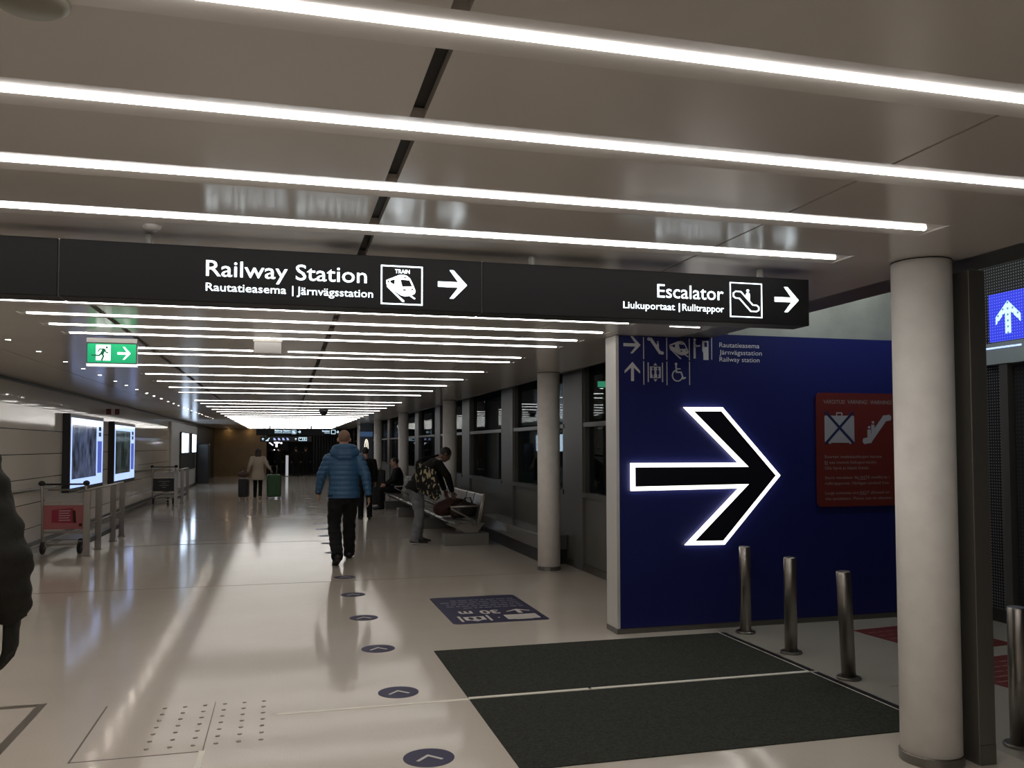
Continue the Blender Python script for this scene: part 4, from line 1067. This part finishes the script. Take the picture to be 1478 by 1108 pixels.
def suitcase(loc, rot, w, d, h, m, label, cat='suitcase'):
    t = thing('wheeled_suitcase', label, cat, loc, rot)
    q = B(); box(q, -w/2, w/2, -d/2, d/2, 0.055, h, min(w, d)*0.16); obj('shell', q, K[m], t, smooth=False)
    q = B()
    for k in range(5): box(q, -w*0.36+k*w*0.18-0.008, -w*0.36+k*w*0.18+0.008, -d/2-0.006, d/2+0.006, 0.12, h-0.07, 0.003)
    obj('ribs', q, K[m], t)
    for a in (-1, 1):
        for c in (-1, 1):
            wq = B(); ball(wq, (a*(w/2-0.05), c*(d/2-0.04), 0.028), (0.018, 0.028, 0.028), 10); obj('wheel', wq, K['sole'] if m == 'casegrn' or m == 'caseblk' else K['rubber'], t, smooth=True)
    q = B(); tube(q, [(-w*0.22, d*0.3, h-0.02), (-w*0.22, d*0.3, h+0.26), (w*0.22, d*0.3, h+0.26), (w*0.22, d*0.3, h-0.02)], 0.010, 8); obj('pull_handle', q, K['alu'], t, smooth=True)
    q = B(); tube(q, [(-w*0.15, 0, h-0.005), (-w*0.12, 0, h+0.03), (w*0.12, 0, h+0.03), (w*0.15, 0, h-0.005)], 0.011, 8); obj('top_handle', q, K['rubber'], t, smooth=True)
    return t
suitcase((-0.29, 27.35, 0), 0.1, 0.42, 0.28, 0.74, 'casegrn', 'green wheeled suitcase at the right hand of woman in beige coat')
suitcase((-1.18, 27.45, 0), -0.15, 0.27, 0.42, 0.62, 'caseblk', 'black wheeled suitcase on left side of woman in beige coat')
t = thing('shoulder_bag', 'brown soft bag resting on top of the black suitcase', 'bag', (-1.19, 27.32, 0.66), 0.2)
q = B(); chain(q, [((-0.11, 0, 0.09), 0.09, 0.07), ((0, 0, 0.10), 0.11, 0.09), ((0.10, 0, 0.08), 0.09, 0.07)], n=12, side=(0, 1, 0)); obj('bag_body', q, K['bagbrn'], t, smooth=True)
q = B(); tube(q, [(-0.1, 0, 0.18), (0, 0, 0.30), (0.1, 0, 0.17)], 0.010, 8); obj('strap', q, K['bagbrn'], t, smooth=True)
suitcase((2.42, 22.85, 0), 0.0, 0.36, 0.30, 0.98, 'caseblk', 'tall black suitcase standing at the far end of the seat row')

# ================================================================== PEOPLE
def ellipsoid(bm, c, f, u, r):
    """ellipsoid with axes right/forward/up built from head forward f and up u"""
    f = Vector(f).normalized(); u = Vector(u); u = (u - f*u.dot(f)).normalized(); s = f.cross(u)
    v = bmesh.ops.create_uvsphere(bm, u_segments=20, v_segments=14, radius=1.0)['verts']
    Mx = Matrix((s, f, u)).transposed()
    for q in v: q.co = Vector(c) + Mx @ Vector((q.co.x*r[0], q.co.y*r[1], q.co.z*r[2]))

def hand(bm, wr, d, pn, k=1.0, thumb=1, curl=0.5):
    """palm from wrist wr along d, palm faces pn; thumb=+1/-1 side of the palm"""
    wr, d, pn = Vector(wr), Vector(d).normalized(), Vector(pn); pn = (pn - d*pn.dot(d)).normalized(); lat = d.cross(pn)*thumb
    chain(bm, [(wr - d*0.02, 0.026*k, 0.020*k), (wr + d*0.03*k, 0.034*k, 0.016*k), (wr + d*0.085*k, 0.040*k, 0.014*k)], n=12, side=lat)
    for o_, l in ((0.029, 0.068), (0.010, 0.078), (-0.010, 0.072), (-0.029, 0.056)):
        b0 = wr + d*0.082*k + lat*o_*k; c1 = b0 + (d*math.cos(curl*0.5) + pn*math.sin(curl*0.5))*l*0.48*k
        c2 = c1 + (d*math.cos(curl*1.3) + pn*math.sin(curl*1.3))*l*0.32*k; c3 = c2 + (d*math.cos(curl*2) + pn*math.sin(curl*2))*l*0.22*k
        chain(bm, [(b0 - d*0.02*k, 0.0095*k, 0.0095*k), (b0, 0.0092*k, 0.0092*k), (c1, 0.0085*k, 0.0085*k), (c2, 0.0078*k, 0.0078*k), (c3, 0.0068*k, 0.0068*k)], n=8, side=lat)
    b0 = wr + d*0.025*k + lat*0.030*k; c1 = b0 + (d*0.75 + lat*0.6 + pn*0.25).normalized()*0.042*k; c2 = c1 + (d*0.92 + lat*0.15 + pn*0.35).normalized()*0.032*k
    chain(bm, [(b0 - lat*0.012*k, 0.013*k, 0.013*k), (b0, 0.0125*k, 0.0125*k), (c1, 0.0105*k, 0.0105*k), (c2, 0.0085*k, 0.0085*k)], n=8, side=lat)

def person(label, loc, rot, J, cloth, h=1.75, voxel=0.008, group=None, body_m='skin'):
    """J: joints in metres for a 1.75 m figure facing +Y (x right); cloth: materials"""
    k = h/1.75
    t = thing('person', label, 'person', loc, rot, group)
    V_ = {n: Vector(p)*k for n, p in J.items() if n not in ('hf', 'hu', 'hd_l', 'hd_r', 'pn_l', 'pn_r', 'tf')}
    hf = Vector(J.get('hf', (0, 1, 0))).normalized(); hu = Vector(J.get('hu', (0, 0, 1)))
    hc = V_['head']; hu = (hu - hf*hu.dot(hf)).normalized(); hs = hf.cross(hu)
    side = (V_['shr'] - V_['shl']).normalized()
    # ---- body: one continuous surface
    b = B()
    ellipsoid(b, hc + hu*0.018*k, hf, hu, (0.076*k, 0.096*k, 0.095*k))
    ellipsoid(b, hc + hf*0.028*k - hu*0.050*k, hf, hu, (0.060*k, 0.068*k, 0.075*k))
    ellipsoid(b, hc + hf*0.050*k - hu*0.098*k, hf, hu, (0.034*k, 0.032*k, 0.026*k))     # chin
    ellipsoid(b, hc + hf*0.082*k + hu*0.012*k, hf, hu, (0.052*k, 0.016*k, 0.014*k))     # brow
    chain(b, [(hc + hf*0.088*k + hu*0.002*k, 0.010*k, 0.012*k), (hc + hf*0.106*k - hu*0.036*k, 0.016*k, 0.014*k), (hc + hf*0.088*k - hu*0.042*k, 0.014*k, 0.010*k)], n=8, side=hs)   # nose
    ellipsoid(b, hc + hf*0.090*k - hu*0.066*k, hf, hu, (0.024*k, 0.010*k, 0.006*k)); ellipsoid(b, hc + hf*0.088*k - hu*0.076*k, hf, hu, (0.021*k, 0.010*k, 0.007*k))   # lips
    for s in (-1, 1): ellipsoid(b, hc + hs*s*0.080*k - hf*0.008*k - hu*0.018*k, hf, hu, (0.012*k, 0.022*k, 0.032*k))   # ears
    chain(b, [(hc - hu*0.05*k - hf*0.012*k, 0.056*k, 0.060*k), (V_['neck'], 0.060*k, 0.062*k), (V_['neck'] - (V_['neck']-V_['chest']).normalized()*0.06*k, 0.085*k, 0.07*k)], n=14, side=side)
    chain(b, [(V_['pelvis'] - Vector((0, 0, 0.03)), 0.145*k, 0.098*k), (V_['waist'], 0.130*k, 0.092*k), (V_['chest'], 0.158*k, 0.105*k), (V_['neck'] - (V_['neck']-V_['chest'])*0.35, 0.145*k, 0.082*k)], n=18, side=side)
    for s in 'lr':
        chain(b, [(V_['sh'+s], 0.056*k, 0.056*k), ((V_['sh'+s]+V_['el'+s])/2, 0.047*k, 0.047*k), (V_['el'+s], 0.038*k, 0.038*k), ((V_['el'+s]*0.6+V_['wr'+s]*0.4), 0.038*k, 0.038*k), (V_['wr'+s], 0.026*k, 0.023*k)], n=12, side=side)
        chain(b, [(V_['hip'+s], 0.086*k, 0.086*k), ((V_['hip'+s]+V_['kn'+s])/2, 0.076*k, 0.078*k), (V_['kn'+s], 0.052*k, 0.054*k), (V_['kn'+s]*0.65+V_['an'+s]*0.35, 0.053*k, 0.054*k), (V_['an'+s], 0.036*k, 0.038*k)], n=12, side=side)
        chain(b, [(V_['an'+s] + (V_['an'+s]-V_['to'+s])*0.25 - Vector((0, 0, 0.02*k)), 0.032*k, 0.030*k), (V_['an'+s]*0.5+V_['to'+s]*0.5, 0.040*k, 0.03*k), (V_['to'+s], 0.038*k, 0.018*k)], n=10, side=side)
        if True:
            hd = Vector(J.get('hd_'+s, V_['wr'+s]-V_['el'+s])); pn = Vector(J.get('pn_'+s, (1 if s == 'l' else -1, 0.2, 0)))
            # the thumb lies towards the front of a hanging hand
            dd = hd.normalized(); pp = (pn - dd*pn.dot(dd)).normalized(); th = 1 if dd.cross(pp).dot(Vector((0, 1, 0.3))) > 0 else -1
            hand(b, V_['wr'+s], hd, pn, k*1.02, th, J.get('curl', 0.5) if not isinstance(J.get('curl', 0.5), tuple) else 0.5)
    remesh_obj('body', b, K[body_m], t, voxel*0.8 if voxel < 0.012 else voxel, 1)
    for s in (-1, 1):
        q = B(); ball(q, hc + hf*0.084*k + hs*s*0.031*k - hu*0.006*k, 0.011*k, 10); obj('eye', q, K['eye'], t, smooth=True)
    # ---- hair
    hm = cloth.get('hair')
    if hm:
        q = B(); g = cloth.get('hair_g', 0.006)*k
        ellipsoid(q, hc + hu*0.024*k - hf*0.012*k, hf, hu, (0.077*k+g, 0.090*k+g, 0.090*k+g))
        if cloth.get('long'):
            chain(q, [(hc - hf*0.03*k, 0.105*k, 0.085*k), (hc - hf*0.06*k - hu*0.12*k, 0.112*k, 0.065*k), (hc - hf*0.10*k - hu*0.25*k, 0.075*k, 0.045*k)], n=14, side=hs)
        remesh_obj('hair', q, K[hm], t, max(0.010, voxel), 2)
    # ---- jacket
    j = cloth['jacket']; f = j.get('fat', 1.0)
    q = B(); up = (V_['neck']-V_['chest']).normalized()
    hem = V_['pelvis'] + (V_['pelvis']-V_['waist']).normalized()*j.get('hem', 0.06)*k
    chain(q, [(hem, j.get('hemx', 0.205)*k*f, j.get('hemy', 0.150)*k*f), (V_['pelvis'], 0.196*k*f, 0.146*k*f), (V_['waist'], 0.185*k*f, 0.140*k*f), (V_['chest'], 0.205*k*f, 0.148*k*f),
              (V_['chest'] + up*0.11*k, 0.190*k*f, 0.122*k*f), (V_['neck'] - up*0.012*k, 0.088*k, 0.088*k)], n=24, side=side, round_ends=False)
    for s in 'lr':
        a, e_, w_ = V_['sh'+s], V_['el'+s], V_['wr'+s]
        o_ = side*(1 if s == 'r' else -1)
        chain(q, [(V_['neck']*0.62 + a*0.38 - up*0.045*k, 0.075*k, 0.078*k), (V_['neck']*0.22 + a*0.78 - up*0.035*k, 0.078*k, 0.078*k), (a - up*0.03*k + o_*0.01*k, 0.072*k*f, 0.074*k*f)], n=14, side=(0, 0, 1))
        ball(q, a - up*0.026*k, 0.078*k*f, 16)
        chain(q, [(a, 0.080*k*f, 0.080*k*f), ((a+e_)/2, 0.071*k*f, 0.072*k*f), (e_, 0.064*k*f, 0.066*k*f), ((e_+w_)/2, 0.055*k*f, 0.056*k*f), (w_, 0.042*k*f, 0.042*k*f)], n=14, side=side, round_ends=False)
    if j.get('hood'):
        c = V_['neck']
        pts = [(c + side*math.cos(a)*0.125*k + Vector((0, 1, 0))*(-0.03 + 0.09*math.sin(a))*k + Vector((0, 0, 1))*(0.018 - 0.02*math.sin(a))*k, 0.046*k, 0.044*k) for a in [math.radians(x) for x in range(-205, 26, 23)]]
        chain(q, pts, n=12, side=(0, 0, 1))
        chain(q, [(c + Vector((-0.16, -0.08, -0.02))*k, 0.045*k, 0.035*k), (c + Vector((-0.07, -0.125, -0.05))*k, 0.075*k, 0.045*k), (c + Vector((0.07, -0.125, -0.05))*k, 0.075*k, 0.045*k), (c + Vector((0.16, -0.08, -0.02))*k, 0.045*k, 0.035*k)], n=12, side=(0, 0, 1))
    fn = None
    if j.get('baffle'):
        p_ = j['baffle']
        def fn(co, no):
            w0 = abs(math.sin(math.pi*co.z/p_)); fade = 1.0 if co.z < V_['neck'].z-0.07*k else 0.15
            return co + no*(0.010*(w0-0.55))*fade
    if j.get('fold'):
        p_ = j['fold']
        def fn(co, no): return co + no*(0.0045*math.sin(co.z*p_*1.6 + 9*co.x + 20*co.y) + 0.003*math.sin(co.z*p_*2.7 - 18*co.y + 2))
    remesh_obj('jacket', q, K[j['m']], t, voxel*1.1, 3, fn)
    if j.get('collar'):
        q = B(); pts = [(V_['neck'] + side*math.cos(a)*0.078*k + Vector((0, 1, 0))*(0.078*math.sin(a))*k + up*0.02*k, 0.016*k, 0.024*k) for a in [math.radians(x) for x in range(-200, 21, 22)]]
        chain(q, pts, n=10, side=up); obj('collar', q, K[j['collar']], t, smooth=True)
    if j.get('cuff'):
        for s in 'lr':
            d = (V_['wr'+s]-V_['el'+s]).normalized(); q = B(); chain(q, [(V_['wr'+s]-d*0.02*k, 0.043*k*f, 0.043*k*f), (V_['wr'+s]+d*0.022*k, 0.038*k*f, 0.038*k*f)], n=14, side=side, round_ends=False); obj('cuff', q, K[j['cuff']], t, smooth=True)
    if cloth.get('glove'):
        for s in 'lr':
            hd = Vector(J.get('hd_'+s, V_['wr'+s]-V_['el'+s])); pn = Vector((1 if s == 'l' else -1, 0.2, 0)); dd = hd.normalized(); pp = (pn - dd*pn.dot(dd)).normalized()
            q = B(); hand(q, V_['wr'+s] - dd*0.01, hd, pn, k*1.16, 1 if dd.cross(pp).dot(Vector((0, 1, 0.3))) > 0 else -1, 0.5); remesh_obj('glove', q, K[cloth['glove']], t, 0.007, 1)
    # ---- trousers
    q = B(); tr = cloth['trousers']; g = tr.get('fat', 1.0)
    chain(q, [(V_['pelvis'] + Vector((0, 0, 0.06*k)), 0.150*k, 0.110*k), (V_['pelvis'] - Vector((0, 0, 0.06*k)), 0.168*k, 0.125*k)], n=18, side=side)
    for s in 'lr':
        H_, K_, A_ = V_['hip'+s], V_['kn'+s], V_['an'+s]
        chain(q, [(H_, 0.100*k*g, 0.106*k*g), ((H_+K_)/2, 0.090*k*g, 0.096*k*g), (K_, 0.074*k*g, 0.080*k*g), ((K_+A_)/2, 0.074*k*g, 0.080*k*g), (A_*0.9+K_*0.1, 0.066*k*g, 0.072*k*g), (A_ + (A_-K_).normalized()*0.045*k, 0.068*k*g, 0.078*k*g)], n=14, side=side, round_ends=False)
    fn2 = None
    if voxel < 0.012:
        def fn2(co, no): return co + no*(0.004*math.sin(co.z*38 + 12*co.x) + 0.003*math.sin(co.z*71 + 20*co.y))
    remesh_obj('trousers', q, K[tr['m']], t, voxel*1.1, 2, fn2)
    # ---- shoes
    for s in 'lr':
        A_, T_ = V_['an'+s], V_['to'+s]; d = (T_-A_); dn = d.normalized()
        heel = A_ - Vector((dn.x, dn.y, 0))*0.055*k - Vector((0, 0, 0.035*k)); dq = (T_-heel).normalized()
        q = B(); chain(q, [(heel + Vector((0, 0, 0.012*k)), 0.036*k, 0.040*k), (heel*0.6+T_*0.4 + Vector((0, 0, 0.022*k)), 0.042*k, 0.045*k), (heel*0.25+T_*0.75 + Vector((0, 0, 0.008*k)), 0.048*k, 0.033*k), (T_ + dq*0.04*k, 0.040*k, 0.024*k)], n=14, side=side)
        chain(q, [(A_ + Vector((0, 0, 0.02*k)), 0.048*k, 0.052*k), (heel*0.75+T_*0.25 + Vector((0, 0, 0.02*k)), 0.044*k, 0.05*k)], n=12, side=side)
        sh = remesh_obj('shoe', q, K['shoe'], t, max(0.008, voxel), 2)
        q = B(); upv = side.cross(dq); upv = upv if upv.z > 0 else -upv
        chain(q, [(heel - upv*0.030*k, 0.041*k, 0.012*k), (heel*0.5+T_*0.5 - upv*0.028*k, 0.046*k, 0.012*k), (T_ + dq*0.05*k - upv*0.020*k, 0.042*k, 0.012*k)], n=12, side=side)
        obj('sole', q, K[cloth.get('sole', 'rubber')], sh, smooth=True)
    return t

STAND = dict(head=(0, 0.03, 1.615), neck=(0, -0.015, 1.465), chest=(0, -0.01, 1.26), waist=(0, 0.0, 1.06), pelvis=(0, 0, 0.94),
             hipl=(-0.09, 0, 0.90), hipr=(0.09, 0, 0.90), knl=(-0.10, 0.02, 0.49), knr=(0.10, 0.02, 0.49), anl=(-0.105, -0.02, 0.085), anr=(0.105, -0.02, 0.085),
             tol=(-0.12, 0.14, 0.030), tor=(0.12, 0.14, 0.030), shl=(-0.185, -0.01, 1.41), shr=(0.185, -0.01, 1.41), ell=(-0.245, -0.04, 1.13), elr=(0.245, -0.04, 1.13),
             wrl=(-0.25, 0.05, 0.89), wrr=(0.25, 0.05, 0.89))
def pose(**kw):
    d = dict(STAND); d.update(kw); return d

# man in the blue jacket, walking away: left foot behind at toe-off, right foot ahead
walk = pose(knl=(-0.125, 0.02, 0.50), anl=(-0.115, -0.42, 0.150), tol=(-0.125, -0.28, 0.032), knr=(0.095, 0.28, 0.50), anr=(0.105, 0.34, 0.088), tor=(0.12, 0.50, 0.034),
            ell=(-0.285, 0.04, 1.14), wrl=(-0.315, 0.18, 0.915), elr=(0.275, -0.10, 1.12), wrr=(0.31, -0.10, 0.865), shl=(-0.18, -0.01, 1.372), shr=(0.18, -0.01, 1.372), hd_r=(0.1, 0.1, -1), hd_l=(-0.05, 0.3, -1))
person('bald man in blue quilted jacket and black trousers walking away', (0.81, 12.1, 0), 0.02, walk,
       dict(jacket=dict(m='bluejkt', hood=True, baffle=0.070, fat=1.04, hem=0.10, cuff='blkjkt'), trousers=dict(m='blktrs', fat=1.14), hair='stubble', hair_g=0.001), h=1.85, voxel=0.009)

# woman in a beige coat with two suitcases
wk = pose(knl=(-0.09, 0.12, 0.50), anl=(-0.09, 0.02, 0.085), tol=(-0.10, 0.17, 0.03), knr=(0.085, 0.05, 0.49), anr=(0.09, -0.30, 0.14), tor=(0.095, -0.17, 0.03),
          ell=(-0.27, -0.10, 1.14), wrl=(-0.33, -0.04, 0.93), elr=(0.30, -0.06, 1.16), wrr=(0.42, -0.02, 0.99))
person('woman in beige coat with dark hair between two suitcases', (-0.77, 27.5, 0), 0.0, wk,
       dict(jacket=dict(m='beige', hem=0.30, hemx=0.27, hemy=0.20, fat=0.98), trousers=dict(m='blktrs', fat=0.9), hair='hairbrn', hair_g=0.026, long=True, sole='sole'), h=1.56, voxel=0.013)

# man bending over the bench, seen from his right side, facing +X
bend = pose(pelvis=(0, -0.06, 0.94), waist=(0, 0.02, 1.06), chest=(0, 0.17, 1.22), neck=(0, 0.325, 1.375), head=(0, 0.455, 1.475), hf=(0.05, 0.80, -0.62), hu=(0, 0.62, 0.80),
            hipl=(-0.09, -0.06, 0.90), hipr=(0.09, -0.06, 0.90), knl=(-0.10, 0.04, 0.48), knr=(0.10, -0.02, 0.49), anl=(-0.11, 0.02, 0.085), anr=(0.11, -0.10, 0.085), tol=(-0.12, 0.18, 0.03), tor=(0.13, 0.06, 0.03),
            shl=(-0.18, 0.27, 1.33), shr=(0.18, 0.27, 1.33), ell=(-0.25, 0.42, 1.09), wrl=(-0.18, 0.50, 0.86), elr=(0.24, 0.42, 1.11), wrr=(0.17, 0.52, 0.85), hd_r=(0, 0.3, -1), hd_l=(0, 0.3, -1))
person('man in black jacket and grey jeans bending over a bag on the bench', (2.16, 14.05, 0), -math.pi/2 + 0.12, bend,
       dict(jacket=dict(m='blkjkt', hem=0.10, fat=0.98, collar='stripe'), trousers=dict(m='jeans', fat=1.05), hair='hairblk', hair_g=0.007, sole='sole'), h=1.74, voxel=0.010, body_m='skind')
t = thing('messenger_bag', 'black shoulder bag printed with cream letter shapes on bending man', 'bag', (2.22, 13.66, 1.05), 0.10)
q = B(); prism(q, [(-0.19, 0.30), (0.15, 0.16), (0.25, -0.26), (0.14, -0.34), (-0.16, -0.14)], (0, 0.06, 0), X3, Z3, (0, -0.11, 0)); bmesh.ops.bevel(q, geom=q.edges[:], offset=0.025, segments=2, affect='EDGES')
obj('bag_body', q, K['print'], t)
q = B(); tube(q, [(-0.17, 0.0, 0.28), (-0.06, 0.02, 0.36), (0.14, 0.10, 0.38), (0.26, 0.26, 0.40)], 0.018, 8); obj('shoulder_strap', q, K['blkjkt'], t, smooth=True)

# person cut off by the left edge, walking past
lp = pose(ell=(-0.27, -0.10, 1.15), wrl=(-0.24, 0.10, 0.97), elr=(0.315, -0.05, 1.13), wrr=(0.318, 0.04, 0.965), hd_r=(-0.03, 0.10, -1), shr=(0.205, -0.01, 1.41))
person('person in dark jacket cut off by the left edge of view', (-1.175, 2.98, 0), 0.10, lp,
       dict(glove='olive', jacket=dict(m='olive', hem=0.10, hemx=0.25, hemy=0.20, fat=1.10, fold=34), trousers=dict(m='blktrs'), hair='hairblk', hair_g=0.008), h=1.92, voxel=0.010)

# dark figures further away
SIT = pose(pelvis=(0, 0.0, 0.52), waist=(0, -0.03, 0.65), chest=(0, -0.02, 0.86), neck=(0, 0.01, 1.06), head=(0, 0.06, 1.20), hipl=(-0.10, 0.03, 0.52), hipr=(0.10, 0.03, 0.52),
           knl=(-0.13, 0.42, 0.50), knr=(0.13, 0.42, 0.50), anl=(-0.13, 0.40, 0.085), anr=(0.13, 0.40, 0.085), tol=(-0.14, 0.56, 0.03), tor=(0.14, 0.56, 0.03),
           shl=(-0.18, 0.0, 1.01), shr=(0.18, 0.0, 1.01), ell=(-0.23, 0.08, 0.74), elr=(0.23, 0.08, 0.74), wrl=(-0.12, 0.30, 0.62), wrr=(0.12, 0.30, 0.62))
DK = dict(jacket=dict(m='blkjkt', hem=0.05), trousers=dict(m='blktrs'), hair='hairblk', hair_g=0.008)
person('person in dark clothes sitting at the far end of the seat row', (2.80, 21.95, 0), math.pi/2, SIT, dict(jacket=dict(m='blkjkt', hem=0.0), trousers=dict(m='blktrs'), hair='hairblk', hair_g=0.008), h=1.75, voxel=0.015)
dp = person('person in dark coat partly hidden behind right shoulder of blue jacket man', (1.73, 19.0, 0), 0.0, pose(), DK, h=1.60, voxel=0.015)
for i, (x, y, r, lb) in enumerate([(0.62, 47.0, 0.1, 'dark clothed person far away right of the slim lit panel'), (1.15, 48.0, -0.2, 'dark clothed person farthest right in the distant crowd'),
                                    (-0.25, 48.5, 0.3, 'dark clothed person far away left of the slim lit panel'), (-0.62, 50.0, 0.0, 'dark clothed person far away beside the brown wall')]):
    dup(dp, (x, y, 0), r, lb)
t = thing('slim_lit_panel', 'slim pale lit panel standing low among the distant crowd', 'panel', (0.16, 47.3, 0))
q = B(); box(q, -0.07, 0.07, -0.03, 0.03, 0.03, 1.12, 0.01); obj('lit_face', q, mat('pale_lit', '#ffffff', emit=(0.55, 0.58, 0.66), es=0.5), t)
q = B(); box(q, -0.12, 0.12, -0.1, 0.1, 0.0, 0.03); obj('foot', q, K['dsteel'], t)
# glossy panel with a lit outline beyond the columns
t = thing('lit_outline_panel', 'narrow glossy panel with glowing outline between two far columns', 'sign', (3.28, 35.6, 0))
q = B(); box(q, -0.26, 0.26, 0, 0.1, 0.0, 2.54); obj('panel', q, mat('glossy_grey_blue', (0.10, 0.115, 0.14), rough=0.15), t)
q = B(); stroke(q, [(0.07*math.cos(math.radians(a)), 1.55 + 0.33*math.sin(math.radians(a))) for a in range(0, 360, 20)], 0.03, (0, 0, 0), U, V, (0, -0.01, 0), closed=True)
stroke(q, [(0, 1.3), (0, 1.8)], 0.03, (0, 0, 0), U, V, (0, -0.01, 0)); obj('lit_outline', q, mat('warm_outline', '#ffffff', emit=(1.0, 0.92, 0.75), es=1.2), t)
q = B(); box(q, -0.26, 0.26, -0.004, 0.0, 2.0, 2.2); obj('blue_band', q, mat('blue_band', (0.08, 0.14, 0.25), rough=0.2, emit=(0.1, 0.2, 0.4), es=0.25), t)
# added glowing green box standing in for a reflection in the near window
t = thing('green_reflection_stand_in', 'small added green box standing in for a reflection in dark window', 'sign', (4.75, 12.35, 2.55))
q = B(); box(q, -0.09, 0.09, 0, 0.04, -0.05, 0.05, 0.004); obj('case', q, K['exitdark'], t)
q = B(); box(q, -0.085, 0.085, -0.004, 0.0, -0.045, 0.045); obj('green_face', q, mat('green_reflection_glow', '#00a070', emit=(0.15, 0.9, 0.5), es=0.9), t)
q = B(); lathe(q, [(0.012, -2.55), (0.012, -0.05)], 8, (0, 0.02, 0)); obj('pole', q, K['black'], t)
